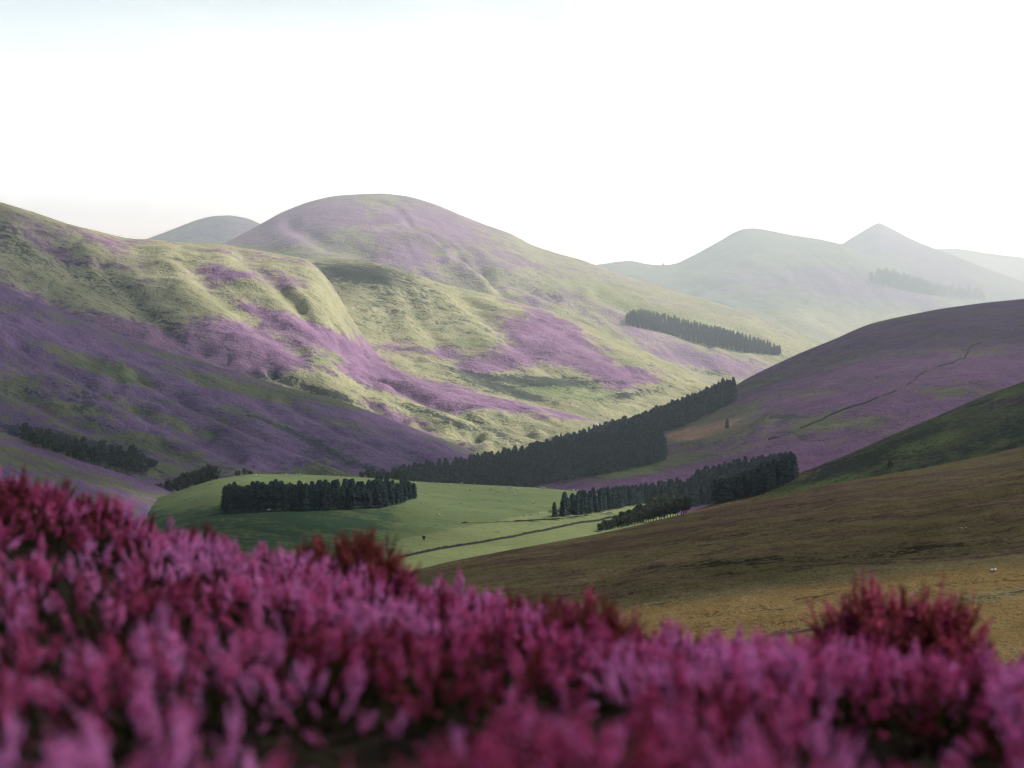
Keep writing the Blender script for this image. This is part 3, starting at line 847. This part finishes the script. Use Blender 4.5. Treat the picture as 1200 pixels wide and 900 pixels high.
def wall(name, pix, label, cat, h=1.5, w=0.7, step=2.0, gap=0.0, seed=1, mat=None):
    r = np.random.default_rng(seed)
    P = [hit(x, y) for x, y in pix]
    P = np.array([tuple(p) for p in P if p is not None])
    seg = np.linalg.norm(np.diff(P[:, :2], axis=0), axis=1); cum = np.concatenate([[0], np.cumsum(seg)])
    s = np.arange(0, cum[-1], step)
    x = np.interp(s, cum, P[:, 0]); y = np.interp(s, cum, P[:, 1])
    z = np.array([ground_at(a, b) for a, b in zip(x, y)])
    tx = np.gradient(x); ty = np.gradient(y); L = np.hypot(tx, ty) + 1e-6
    nx, ny = -ty / L, tx / L
    hh = h * (0.8 + 0.4 * r.random(len(s)))
    if gap: hh = np.where(fbm(s / 22, s * 0, 3, seed) < gap, 0.12, hh)
    mb = MB()
    a = np.stack([x - nx * w * .5, y - ny * w * .5, z - .3], -1); b = np.stack([x + nx * w * .5, y + ny * w * .5, z - .3], -1)
    at_ = np.stack([x - nx * w * .32, y - ny * w * .32, z + hh], -1); bt = np.stack([x + nx * w * .32, y + ny * w * .32, z + hh], -1)
    V = np.stack([a, at_, bt, b], 1).reshape(-1, 3)
    n = len(s); i = np.arange(n - 1)[:, None] * 4; j = np.arange(3)[None, :]
    mb.add(V, Q=np.stack([i + j, i + j + 1, i + 4 + j + 1, i + 4 + j], -1).reshape(-1, 4))
    mb.add(V[:4], Q=[(0, 1, 2, 3)]); mb.add(V[-4:], Q=[(3, 2, 1, 0)])
    o = add_obj(name, mb.mesh(name, [mat or M_stone]))
    return tag(o, label, cat)


wall('dry_stone_wall', [(1150, 402), (1137, 407), (1131, 420), (1118, 426), (1100, 430), (1085, 436), (1077, 440), (1067, 450), (1047, 460), (1033, 465), (1007, 475), (987, 481), (973, 487), (957, 495), (940, 502), (922, 509), (900, 516)],
     'broken dark stone wall running down across the purple right hill', 'stone wall', 1.3, 0.8, 3.0, 0.36, 3)
wall('field_wall', [(470, 654), (520, 643), (560, 637), (600, 630), (640, 622), (700, 611), (735, 604)], 'dark dry stone wall along the pale strip at the bottom of the green field', 'stone wall', .9, 0.6, 2.0, 0, 4)
M_hedge = leaf_mat('hedge_leaves', c4(.02, .035, .02), c4(.04, .06, .03))
wall('field_hedge', [(540, 613), (580, 612), (620, 610.5), (650, 609), (690, 604)], 'thin low dark hedge crossing the middle of the green field', 'hedge', 0.55, 0.9, 2.0, 0.3, 5, M_hedge)


# ------------------------------------------------------------------ sheep
M_wool = plain_mat('wool', c4(.62, .6, .54), c4(.75, .73, .68), 6)
M_dark = plain_mat('sheep_face', c4(.05, .045, .04), c4(.1, .09, .08), 6)


def ellipsoid(mb, c, r, nu=8, nv=6, m=0):
    th = np.linspace(0, math.pi, nv)[:, None]; ph = (np.arange(nu) * 2 * math.pi / nu)[None, :]
    V = np.stack([np.sin(th) * np.cos(ph) * r[0] + c[0], np.sin(th) * np.sin(ph) * r[1] + c[1], np.cos(th) * r[2] + c[2] + 0 * ph], -1).reshape(-1, 3)
    i = np.arange(nv - 1)[:, None] * nu; j = np.arange(nu)[None, :]; j2 = (j + 1) % nu
    mb.add(V, Q=np.stack([i + j, i + j2, i + nu + j2, i + nu + j], -1).reshape(-1, 4), m=m)


def sheep_mesh(graze):
    mb = MB()
    ellipsoid(mb, (0, 0, .68), (.58, .27, .30))
    ellipsoid(mb, (-.3, 0, .70), (.3, .25, .27)); ellipsoid(mb, (.35, 0, .73), (.27, .22, .26))
    hz = .32 if graze else .92
    mb.tube([(.5, 0, .78), (.66, 0, (hz + .78) / 2), (.74, 0, hz)], [.16, .12, .09], 6)
    ellipsoid(mb, (.82, 0, hz - .04), (.17, .075, .085), m=1)
    for sy in (-1, 1):
        mb.tube([(.72, sy * .06, hz + .04), (.69, sy * .17, hz + .03)], [.035, .01], 4, m=1)
        for sx in (-.36, .36):
            mb.tube([(sx, sy * .15, .55), (sx + .02, sy * .15, .28), (sx, sy * .15, -.02)], [.08, .05, .035], 5, m=1)
    mb.tube([(-.55, 0, .75), (-.64, 0, .5)], [.05, .03], 4)
    return mb.mesh('sheep', [M_wool, M_dark], True)


SH = [sheep_mesh(True), sheep_mesh(False)]
for lst, lb, gr in (
        ([(487, 567.5), (515, 568.5), (528, 569), (541, 567.8), (556, 568.3), (568, 567.6), (575, 574), (583, 577), (592, 579), (604, 581), (607, 575), (515, 605), (513, 604), (551, 575), (635, 572.5), (638, 572.8), (478, 581), (598, 573),
          (614, 605), (622, 604), (632, 603), (672, 576), (677, 576.5), (625, 590), (540, 590), (499, 579)],
         'white sheep grazing on the green field', 'sheep on the green field'),
        ([(708, 602.5), (711, 602), (714, 601.6), (717, 601.8), (705, 603)], 'white sheep in the bunch on the pale strip below the conifer belt', 'sheep on the pale strip'),
        ([(300, 558.2), (335, 557.5), (347, 557.4), (351, 557.6)], 'white sheep on the crest of the green knoll above the plantation', 'sheep on the knoll crest'),
        ([(1162, 671), (1166, 670.5)], 'white sheep on the golden lower band of the moor', 'sheep on the golden moor'),
        ([(1126, 621.5), (1132, 621)], 'white sheep on the dark brown moor slope', 'sheep on the brown moor')):
    for px, py in lst:
        q = hit(px, py)
        if q is None: continue
        o = add_obj('sheep', SH[random.randrange(2)], None, q)
        o.rotation_euler = (0, 0, random.random() * 6.28)
        o.scale = (1.0 if q[1] > 700 else .85,) * 3
        tag(o, lb, 'sheep', gr)
q = hit(315, 600)
if q:
    o = add_obj('sheep', SH[0], None, q); o.scale = (1.5,) * 3; o.rotation_euler = (0, 0, .2)
    tag(o, 'lone white sheep below the middle of the dark plantation', 'sheep')


# ------------------------------------------------------------------ heather
def attr_inst(T, name):
    return T.n('ShaderNodeAttribute', attribute_name=name, attribute_type='INSTANCER').outputs['Fac']


def flower_mat(name, low, mid, high, inst=True, seed=0):
    m = bpy.data.materials.new(name); T = NT(m)
    out = T.n('ShaderNodeOutputMaterial')
    d = T.n('ShaderNodeBsdfDiffuse'); tr = T.n('ShaderNodeBsdfTranslucent'); mx = T.n('ShaderNodeMixShader')
    mx.inputs[0].default_value = 0.4
    g = T.n('ShaderNodeNewGeometry')
    r = g.outputs['Random Per Island']
    t = attr_inst(T, 'tint') if inst else T.noise(g.outputs['Position'], 9.0, 2)
    f = T.math('ADD', t, T.math('MULTIPLY', T.math('SUBTRACT', r, 0.5), 0.45), clamp=True)
    col = T.ramp(f, [(0.0, low), (0.45, mid), (1.0, high)])
    T.l(col, d.inputs[0]); T.l(col, tr.inputs[0])
    T.l(d.outputs[0], mx.inputs[1]); T.l(tr.outputs[0], mx.inputs[2]); T.l(mx.outputs[0], out.inputs[0])
    return m


M_flower = flower_mat('heather_flowers', c4(.30, .045, .055), c4(.97, .20, .55), c4(1.0, .52, .92))
M_dry = flower_mat('faded_heather_flowers', c4(.07, .024, .014), c4(.26, .05, .065), c4(.58, .12, .30))
M_stem = plain_mat('heather_stems', c4(.035, .02, .014), c4(.07, .04, .025), 20)
M_hleaf = leaf_mat('heather_leaves', c4(.009, .012, .005), c4(.028, .034, .010), .15)
HM = [M_stem, M_hleaf, M_flower, M_dry]

_OV = np.array([(0, 0, 1.0), (.5, 0, .1), (0, .5, .1), (-.5, 0, .1), (0, -.5, .1), (0, 0, -.6)])
_OT = np.array([(0, 1, 2), (0, 2, 3), (0, 3, 4), (0, 4, 1), (5, 2, 1), (5, 3, 2), (5, 4, 3), (5, 1, 4)])


def frame(d):
    d = d / np.linalg.norm(d)
    a = np.cross(d, [0.3, 0.5, 0.81]); a /= np.linalg.norm(a)
    return np.stack([a, np.cross(d, a), d], 1)


def spray(seed, spikes=8, flo=24, bare=False, parts=None):
    """one branching heather shoot, unit height"""
    r = np.random.default_rng(seed)
    mb = MB() if parts is None else parts
    bend = r.normal(0, .07, 2)

    def axis(t): return np.array([bend[0] * t * t, bend[1] * t * t, t])
    mb.tube([axis(t) for t in (0, .25, .5, .75)], [.014, .011, .008, .004], 4, 0)
    for k in range(spikes):
        t0 = .46 + .34 * (k + 1) / spikes if k else .80
        a = k * 2.4 + r.normal(0, .4)
        out = .6 * r.random() + .38 if k else 0.1
        d = np.array([math.cos(a) * out, math.sin(a) * out, 1.0]); d /= np.linalg.norm(d)
        L = (.10 + .10 * r.random()) * (1.2 if k == 0 else 1)
        p0 = axis(t0)
        cv = np.array([0, 0, .07])
        pts = [p0 + d * L * s + cv * s * s for s in (0, .5, 1.0)]
        mb.tube(pts, [.006, .005, .002], 3, 0)
        for q in range(flo):
            s = .25 + .75 * (q + r.random()) / flo
            c = p0 + d * L * s + cv * s * s
            b = q * 2.4 + r.normal(0, .3)
            fd = np.array([math.cos(b), math.sin(b), .55 + .3 * r.random()])
            R = frame(fd)
            sz = .0225 * (1.15 - .55 * s) * (.8 + .4 * r.random())
            V = (_OV * np.array([.85, .85, 1.25]) * sz) @ R.T + c + fd * .012
            mat = 3 if (s < .40 or r.random() < .18 or bare) else 2  # faded florets; low on the spike their brown also paints the dark interior
            mb.add(V, T=_OT, m=mat)
    for q in range(130):
        t0 = .12 + .6 * r.random()
        a = r.random() * 6.28; off = .02 + .10 * r.random() * t0
        c = axis(t0) + np.array([math.cos(a) * off, math.sin(a) * off, 0])
        u = np.array([math.cos(a) * .5, math.sin(a) * .5, .8]) * .05; v = np.array([-math.sin(a), math.cos(a), 0]) * .012
        mb.add([c - v, c + v, c + u], T=[(0, 1, 2)], m=1)
    return mb


PROTO = []
for k in range(6):
    mb = spray(300 + k, 8 + k % 3, 17, False)
    o = bpy.data.objects.new('heather_shoot', mb.mesh('heather_shoot', HM))
    PROTO.append(o)


def gn_scatter(name, P, rot, scl, var, tint):
    n = len(P)
    me = bpy.data.meshes.new(name)
    me.vertices.add(n); me.vertices.foreach_set('co', np.asarray(P, np.float32).ravel())
    for nm, typ, key, arr in (('rot', 'FLOAT_VECTOR', 'vector', rot), ('scl', 'FLOAT', 'value', scl), ('tint', 'FLOAT', 'value', tint)):
        a = me.attributes.new(nm, typ, 'POINT'); a.data.foreach_set(key, np.asarray(arr, np.float32).ravel())
    a = me.attributes.new('var', 'INT', 'POINT'); a.data.foreach_set('value', np.asarray(var, np.int32))
    for mm in HM: me.materials.append(mm)
    o = add_obj(name, me)
    ng = bpy.data.node_groups.new(name, 'GeometryNodeTree')
    ng.interface.new_socket('Geometry', in_out='INPUT', socket_type='NodeSocketGeometry')
    ng.interface.new_socket('Geometry', in_out='OUTPUT', socket_type='NodeSocketGeometry')
    N = ng.nodes; L = ng.links
    gi = N.new('NodeGroupInput'); go = N.new('NodeGroupOutput'); j = N.new('GeometryNodeJoinGeometry')

    def attr(nm, t):
        a = N.new('GeometryNodeInputNamedAttribute'); a.data_type = t; a.inputs[0].default_value = nm
        return [s for s in a.outputs if s.enabled][0]
    ar, asc, av = attr('rot', 'FLOAT_VECTOR'), attr('scl', 'FLOAT'), attr('var', 'INT')
    e2r = N.new('FunctionNodeEulerToRotation'); L.new(ar, e2r.inputs[0])
    m2p = N.new('GeometryNodeMeshToPoints'); L.new(gi.outputs[0], m2p.inputs[0])
    for k, pr in enumerate(PROTO):
        oi = N.new('GeometryNodeObjectInfo'); oi.inputs['Object'].default_value = pr; oi.inputs['As Instance'].default_value = False
        cp = N.new('FunctionNodeCompare'); cp.data_type = 'INT'; cp.operation = 'EQUAL'
        L.new(av, cp.inputs[2]); cp.inputs[3].default_value = k
        ip = N.new('GeometryNodeInstanceOnPoints')
        L.new(m2p.outputs[0], ip.inputs['Points']); L.new(cp.outputs[0], ip.inputs['Selection'])
        L.new(oi.outputs['Geometry'], ip.inputs['Instance']); L.new(e2r.outputs[0], ip.inputs['Rotation']); L.new(asc, ip.inputs['Scale'])
        L.new(ip.outputs[0], j.inputs[0])
    L.new(j.outputs[0], go.inputs[0])
    md = o.modifiers.new('scatter', 'NODES'); md.node_group = ng
    return o


# dark gaps in the carpet (in metres over the brow): x, y, radius
def px_xy(px, py):
    """ground point of the brow seen at an angle"""
    a, b = slopes(px, py)
    y = 2.0
    while y < 14:
        if b * y <= top_z(a * y, y): break
        y += 0.03
    return a * y, y


GAPS = [px_xy(x, y) + (r,) for x, y, r in ((25, 810, .20), (95, 850, .17), (40, 690, .22), (690, 760, .12), (640, 800, .08), (300, 800, .15), (245, 800, .15), (60, 620, .28), (150, 645, .28), (900, 850, .08), (180, 720, .2),
                                             (520, 790, .18), (420, 840, .16), (820, 820, .1), (560, 720, .25), (330, 700, .22), (1120, 860, .18), (980, 815, .1), (470, 735, .22), (240, 690, .2), (760, 780, .1), (10, 740, .2), (1050, 806, .30), (1075, 820, .24), (682, 772, .22), (406, 690, .16))]
NT_ = 340000
cy_ = 1.2 + 15.0 * RNG.random(NT_) ** 0.78
cx_ = (RNG.random(NT_) * 2 - 1) * (0.42 * cy_ + 2.2)
thin = (fbm(cx_ / 0.30, cy_ / 0.8, 3, 123) < np.where(cy_ < 5.0, .565, .52)) & (RNG.random(NT_) < .94)
gw = .5 + .9 * vnoise(cx_ * 9, cy_ * 9, 5)
for gx_, gy_, gr in GAPS:
    thin |= ((cx_ - gx_) ** 2 + ((cy_ - gy_) * .2) ** 2 < gr * gr * gw) & (RNG.random(NT_) < .95)
cx_ = cx_[~thin]; cy_ = cy_[~thin]
bushes = []
cell = {}
for x, y in zip(cx_.tolist(), cy_.tolist()):
    sp = 0.072 + 0.0052 * y
    ka, kb = int(x // .2), int(y // .2)
    if any((x - q[0]) ** 2 + (y - q[1]) ** 2 < sp * sp for dx in (-1, 0, 1) for dy in (-1, 0, 1) for q in cell.get((ka + dx, kb + dy), ())):
        continue
    cell.setdefault((ka, kb), []).append((x, y)); bushes.append((x, y))
bx_a = np.array(bushes)
big_a = fbm(bx_a[:, 0] / 0.9, bx_a[:, 1] / 0.9, 3, 55); tz_a = top_z(bx_a[:, 0], bx_a[:, 1]); tn_a = fbm(bx_a[:, 0] / 0.4, bx_a[:, 1] / 0.55, 3, 91)
P = []; R_ = []; SC = []; VA = []; TI = []
for bi, (x, y) in enumerate(bushes):
    big = float(big_a[bi]); tz = float(tz_a[bi])
    hgt = 0.205 * (0.74 + 0.56 * big) * random.uniform(.52, 1.22)
    gz = tz - 0.225
    tn = float(tn_a[bi])
    base_t = np.clip((tn - .5) * 2.9 + .62 + random.uniform(-.3, .3), 0.0, 1.0)
    n = 5
    lx, ly = random.gauss(0, .2), random.gauss(0, .2)
    for k in range(n):
        a = k * 2.4 + random.random(); f = math.sqrt((k + .5) / n)
        tilt = f * 0.9 * random.uniform(.3, 1.3)
        P.append((x + math.cos(a) * f * .05, y + math.sin(a) * f * .05, gz))
        R_.append((-tilt * math.sin(a) + lx, tilt * math.cos(a) + ly, random.random() * 6.28))
        SC.append(hgt * random.uniform(.86, 1.14) * (1 + .0 * f) + (.05 if random.random() < .04 else 0))
        VA.append(random.randrange(6)); TI.append(float(np.clip(base_t + random.uniform(-.18, .18), 0, 1)))
P = np.array(P)
# euler XYZ: spin first (z is last in XYZ order), so express tilt through a rotation matrix
from mathutils import Matrix
RR = []
for (tx, ty, sp) in R_:
    ang = math.hypot(tx, ty)
    ax = Vector((tx, ty, 0)) if ang > 1e-6 else Vector((1, 0, 0))
    RR.append(tuple((Matrix.Rotation(ang, 3, ax) @ Matrix.Rotation(sp, 3, 'Z')).to_euler()))
carpet = gn_scatter('heather', P, RR, SC, VA, TI)
tag(carpet, 'blurred carpet of pink and crimson heather covering the near slope', 'heather', None, 'stuff')
print('bushes', len(bushes), 'shoots', len(P), 'plantation', n_pl)


POOL = {b: [spray(700 + k + 50 * b, 8, 16, b) for k in range(14)] for b in (False, True)}


def heather_bush(px, py, y, width, height, n, label, dry, seed, name='heather_bush'):
    """a single standing bush: stems, leaves, flowers"""
    r = np.random.default_rng(seed)
    a, b = slopes(px, py)
    x = a * y; gz = b * y                 # root of the bush on the brow
    e = empty(name, (x, y, gz)); tag(e, label, 'heather bush')
    mbs = MB()
    for k in range(n):
        aa = k * 2.4 + r.random() * .9; f = math.sqrt((k + .5) / n)
        lean = .42 * f + .1 * r.random()
        d = np.array([math.cos(aa) * lean + r.normal(0, .12), math.sin(aa) * lean + r.normal(0, .12), 1.0])
        L = height * (.72 + .33 * r.random()) * (1.0 - .30 * f * f)
        foot = np.array([math.cos(aa), math.sin(aa), 0]) * f * width * .36
        sub = POOL[bool(r.random() < dry)][int(r.integers(14))]
        Rm = frame(d) * L
        th = r.random() * 6.28
        Z = np.array([[math.cos(th), -math.sin(th), 0], [math.sin(th), math.cos(th), 0], [0, 0, 1]])
        V = np.concatenate(sub.V) @ Z.T @ Rm.T + foot
        i0 = mbs.n
        mbs.V.append(V)
        for tt, mm in zip(sub.T, sub.mt): mbs.T.append(tt + i0); mbs.mt.append(mm)
        for qq, mm in zip(sub.Q, sub.mq): mbs.Q.append(qq + i0); mbs.mq.append(mm)
        mbs.n += len(V)
    V = np.concatenate(mbs.V); Tm = np.concatenate(mbs.mt); TT = np.concatenate(mbs.T); QQ = np.concatenate(mbs.Q)

    def sub_mesh(nm, fs, mats, mi):
        used = np.unique(np.concatenate([f.ravel() for f in fs])); rm = np.full(len(V), -1); rm[used] = np.arange(len(used))
        return mesh_from(nm, V[used], [rm[f] for f in fs], mats, mi, False)
    add_obj('stems', sub_mesh('stems', [QQ], [M_stem], None), e)
    add_obj('leaves', sub_mesh('leaves', [TT[Tm == 1]], [M_bleaf], None), e)
    ff = TT[(Tm == 2) | (Tm == 3)]; mi = (Tm[(Tm == 2) | (Tm == 3)] == 3).astype(int)
    add_obj('flowers', sub_mesh('flowers', [ff], [M_bflower, M_bdry], mi), e)
    return e


M_bflower = flower_mat('bush_flowers', c4(.32, .05, .06), c4(.82, .19, .36), c4(.98, .46, .70), False)
M_bdry = flower_mat('bush_dry_flowers', c4(.09, .03, .02), c4(.30, .085, .07), c4(.52, .16, .17), False)
M_bleaf = leaf_mat('bush_leaves', c4(.012, .014, .007), c4(.035, .04, .014), .2)
heather_bush(1050, 872, 8.6, .54, .69, 300, 'tall round heather bush with a dark heart standing above the carpet at right', .4, 1)
heather_bush(406, 738, 10.4, .50, .53, 150, 'russet brown heather bush on the crest in front of the green field', .9, 2)
heather_bush(680, 816, 8.2, .28, .43, 110, 'dark heather bush with brown tips at the middle of the crest', 1.0, 3)
heather_bush(600, 785, 10.5, .62, .42, 100, 'low russet heather clump on the crest before the brown moor', .85, 4)
heather_bush(1172, 888, 8.8, .46, .46, 110, 'crimson heather bush at the right edge of the slope', .4, 5)
heather_bush(705, 796, 8.4, .08, .42, 7, 'single tall pink heather tuft rising above the crest', .0, 6, 'heather_tuft')

# ------------------------------------------------------------------ light
SUN_EL, SUN_AZ = math.radians(44), math.radians(63)      # azimuth clockwise from +Y
sun_dir = Vector((math.cos(SUN_EL) * math.sin(SUN_AZ), math.cos(SUN_EL) * math.cos(SUN_AZ), math.sin(SUN_EL)))
ld = bpy.data.lights.new('sun', 'SUN'); ld.energy = 5.0; ld.angle = math.radians(0.5); ld.color = (1.0, .985, .95)
sun = bpy.data.objects.new('sun', ld); COL.objects.link(sun)
sun.rotation_euler = (-sun_dir).to_track_quat('-Z', 'Y').to_euler()
sun.location = (300, 0, 500)

w = bpy.data.worlds.new('World'); S.world = w
w.use_nodes = True
T = NT.__new__(NT); T.t = w.node_tree; T.t.nodes.clear()
out = T.n('ShaderNodeOutputWorld')
sky = T.n('ShaderNodeTexSky', sky_type='NISHITA')
sky.sun_disc = False; sky.sun_elevation = SUN_EL; sky.sun_rotation = SUN_AZ
sky.air_density = 1.0; sky.dust_density = 0.6; sky.ozone_density = 1.0
bg = T.n('ShaderNodeBackground'); bg.inputs[1].default_value = 0.05
T.l(sky.outputs[0], bg.inputs[0])
# thin bright cloud veil, as a part of the sky
tc = T.n('ShaderNodeTexCoord')
mp = T.n('ShaderNodeMapping'); mp.inputs['Scale'].default_value = (1.0, 1.0, 3.2)
T.l(tc.outputs['Generated'], mp.inputs['Vector'])
cl = T.noise(mp.outputs[0], 5.0, 5, .55)
sx = T.n('ShaderNodeSeparateXYZ'); T.l(tc.outputs['Generated'], sx.inputs[0])
cover_ = T.math('ADD', T.math('MULTIPLY', sx.outputs[0], 1.6), T.math('MULTIPLY', T.math('SUBTRACT', cl, .5), 2.2))
cover_ = T.ss(T.math('ADD', cover_, 0.85), 0.0, 1.0)
low = T.math('SUBTRACT', 1.0, T.ss(sx.outputs[2], 0.19, 0.34))
toward = T.math('ADD', T.math('MULTIPLY', sx.outputs[0], math.sin(SUN_AZ)), T.math('MULTIPLY', sx.outputs[1], math.cos(SUN_AZ)))
toward = T.ss(toward, -0.30, 0.12)
cover_ = T.math('MULTIPLY', T.math('MULTIPLY', T.math('ADD', .93, T.math('MULTIPLY', cover_, .07)), low), toward)
bg2 = T.n('ShaderNodeBackground')
GLOW_AZ = math.radians(50)      # direction of the added sky glow, set apart from the sun
aim = T.math('ADD', T.math('MULTIPLY', sx.outputs[0], math.sin(GLOW_AZ)), T.math('MULTIPLY', sx.outputs[1], math.cos(GLOW_AZ)))
aim0 = aim
aim = T.math('ADD', aim, T.math('MULTIPLY', T.math('SUBTRACT', cl, .5), .9))
aim = T.ss(aim, .36, .85)
T.l(T.mix(aim, c4(.83, .925, .96), c4(.935, .985, .925)), bg2.inputs[0])
lowsky = T.math('SUBTRACT', 1.0, T.ss(sx.outputs[2], .02, .17))
horizon = T.math('SUBTRACT', 1.0, T.ss(sx.outputs[2], .0, .055))
glow = T.ss(aim0, .86, .97)  # bright sky added beyond the right frame edge to light haze and foreground
T.l(T.math('ADD', T.math('ADD', T.math('ADD', 1.2, T.math('MULTIPLY', aim, .22)), T.math('ADD', T.math('MULTIPLY', lowsky, 1.9), T.math('MULTIPLY', horizon, 11.0))), T.math('MULTIPLY', glow, 3.2)), bg2.inputs[1])
mx = T.n('ShaderNodeMixShader')
T.l(T.math('MULTIPLY', cover_, .85), mx.inputs[0]); T.l(bg.outputs[0], mx.inputs[1]); T.l(bg2.outputs[0], mx.inputs[2])
T.l(mx.outputs[0], out.inputs[0])

# ------------------------------------------------------------------ unseen cloud sheet added overhead, shaped to cast the wanted shade
LB = np.array([(-400, 120), (0, 243), (70, 266), (130, 290), (200, 332), (270, 378), (330, 428), (400, 468), (470, 498), (560, 528), (640, 550)], float)


def cloud_want(sheet, px, py, y):
    """shade wanted at a ground point; the unseen cloud takes its density from it"""
    if sheet in ('left_hill', 'lower_spur', 'near_left_spur', 'middle_hill'):
        b = np.interp(px, LB[:, 0], LB[:, 1])
        v = float(sstep(-16, 16, py - b))
        v -= float(blobs(np.array(px), np.array(py), [(60, 330, 60, 8, 30, .4), (330, 500, 60, 8, 22, .2), (140, 430, 40, 8, 20, .25)]))
        if sheet == 'left_hill': v += float(blobs(np.array(px), np.array(py), [(30, 280, 70, 26, 25, .8), (170, 345, 50, 10, 25, .5)]))
        if sheet == 'middle_hill': v = float(blobs(np.array(px), np.array(py), [(425, 325, 60, 16, 6, .8), (480, 370, 60, 26, 10, .35), (660, 470, 120, 5, 0, .3)]))
        return v
    if sheet == 'green_field':
        return float(blobs(np.array(px), np.array(py), [(330, 625, 150, 30, 0, 2.2), (430, 605, 30, 16, -20, .4)]))
    if sheet == 'right_hill':
        rim = np.interp(px, [800, 900, 1000, 1100, 1200, 1400], [500, 440, 402, 385, 385, 385])
        return .5 + .45 * float(sstep(30, 0, py - rim)) + float(blobs(np.array(px), np.array(py), [(680, 550, 130, 20, -8, .6)])) if px > 640 else .8
    if sheet == 'green_spur':
        return .75 - float(blobs(np.array(px), np.array(py), [(1090, 515, 50, 8, -18, .4), (960, 568, 60, 5, -12, .6)]))
    if sheet == 'moor_slope':
        edge = 713 - (px - 700) * 0.125
        v = .6 * float(sstep(16, -10, py - edge))
        v += float(blobs(np.array(px), np.array(py), [(1000, 660, 200, 14, -6, .4)])) - float(blobs(np.array(px), np.array(py), [(1150, 550, 90, 10, -14, .4)]))
        return v
    return 0.0


H_CL = 1500.0
gxs = np.arange(-600, 3400, 32.0); gys = np.arange(600, 3800, 32.0)
CX, CY = np.meshgrid(gxs, gys)
dens = np.zeros_like(CX)
for a in range(CX.shape[0]):
    for b in range(CX.shape[1]):
        h = BVH.ray_cast(Vector((CX[a, b], CY[a, b], H_CL)), -sun_dir)
        if h[0] is not None:
            ppx, ppy = project(np.array(h[0]))
            if -500 < ppx < 1600:
                dens[a, b] = cloud_want(_nm[h[2]], float(ppx), float(ppy), h[0].y)
dens = np.clip(dens, 0, 1)
ker = np.ones((3, 3)) / 9
pad = np.pad(dens, 1)
dens = sum(pad[i:i + dens.shape[0], j:j + dens.shape[1]] for i in range(3) for j in range(3)) / 9
m = bpy.data.materials.new('shade_cloud_sheet'); T = NT(m)
out = T.n('ShaderNodeOutputMaterial'); d_ = T.n('ShaderNodeBsdfDiffuse'); d_.inputs[0].default_value = c4(.85, .85, .87)
tl_ = T.n('ShaderNodeBsdfTranslucent'); tl_.inputs[0].default_value = c4(.85, .85, .87)
ad_ = T.n('ShaderNodeMixShader'); ad_.inputs[0].default_value = .5
T.l(d_.outputs[0], ad_.inputs[1]); T.l(tl_.outputs[0], ad_.inputs[2])
tp_ = T.n('ShaderNodeBsdfTransparent'); mx = T.n('ShaderNodeMixShader')
at = T.n('ShaderNodeAttribute', attribute_name='dens'); g_ = T.n('ShaderNodeNewGeometry')
nz = T.noise(g_.outputs['Position'], .004, 5, .6)
al = T.ss(T.math('ADD', at.outputs['Fac'], T.math('MULTIPLY', T.math('SUBTRACT', nz, .5), .35)), .08, .9)
T.l(T.math('MULTIPLY', al, .84), mx.inputs[0]); T.l(tp_.outputs[0], mx.inputs[1]); T.l(ad_.outputs[0], mx.inputs[2]); T.l(mx.outputs[0], out.inputs[0])
CZ = H_CL + dens * 60 * fbm(CX / 200, CY / 200, 4, 9)
i_ = np.arange(CX.shape[0] - 1)[:, None] * CX.shape[1]; j_ = np.arange(CX.shape[1] - 1)[None, :]
Q = np.stack([i_ + j_, i_ + j_ + 1, i_ + CX.shape[1] + j_ + 1, i_ + CX.shape[1] + j_], -1).reshape(-1, 4)
keep = dens.reshape(-1)[Q].max(1) > 0.0
Q = Q[keep]
used = np.unique(Q); rm = np.full(CX.size, -1); rm[used] = np.arange(len(used))
cl_o = add_obj('shade_cloud', mesh_from('shade_cloud', np.stack([CX, CY, CZ], -1).reshape(-1, 3)[used], rm[Q], [m], None, True, {'dens': dens.reshape(-1)[used]}))
tag(cl_o, kind='structure')

# ------------------------------------------------------------------ haze in the valley air
m = bpy.data.materials.new('valley_haze'); T = NT(m)
out = T.n('ShaderNodeOutputMaterial'); vs = T.n('ShaderNodeVolumeScatter')
vs.inputs['Color'].default_value = c4(.84, .945, 1.0); vs.inputs['Density'].default_value = 1.4e-4; vs.inputs['Anisotropy'].default_value = 0.45
T.l(vs.outputs[0], out.inputs['Volume'])
bxv = np.array([(x, y, z) for x in (-5000, 5000) for y in (650, 2648) for z in (-400, 480)], float)
bq = np.array([(0, 1, 3, 2), (4, 6, 7, 5), (0, 4, 5, 1), (2, 3, 7, 6), (0, 2, 6, 4), (1, 5, 7, 3)])
hz = add_obj('haze', mesh_from('haze', bxv, bq, [m], None, False))
tag(hz, kind='structure')
m2 = m.copy(); m2.name = 'far_haze'; m2.node_tree.nodes['Volume Scatter'].inputs['Color'].default_value = c4(.84, .945, 1.0)
m2.node_tree.nodes['Volume Scatter'].inputs['Density'].default_value = 4.6e-4
bx2 = bxv.copy(); bx2[:, 1] = np.where(bxv[:, 1] < 1000, 2650, 7900); bx2[:, 0] *= 1.3; bx2[:, 2] = np.where(bxv[:, 2] > 0, 310, -400)
hz2 = add_obj('haze', mesh_from('haze', bx2, bq, [m2], None, False))
tag(hz2, kind='structure')

# ------------------------------------------------------------------ render settings
S.render.engine = 'CYCLES'
S.view_settings.view_transform = 'Standard'; S.view_settings.look = 'None'; S.view_settings.exposure = 0; S.view_settings.gamma = 1
cy = S.cycles
cy.use_denoising = True
try: cy.denoiser = 'OPENIMAGEDENOISE'
except Exception: pass
cy.max_bounces = 6; cy.diffuse_bounces = 2; cy.transmission_bounces = 3; cy.transparent_max_bounces = 6; cy.volume_bounces = 4
cy.caustics_reflective = False; cy.caustics_refractive = False
cy.sample_clamp_indirect = 4
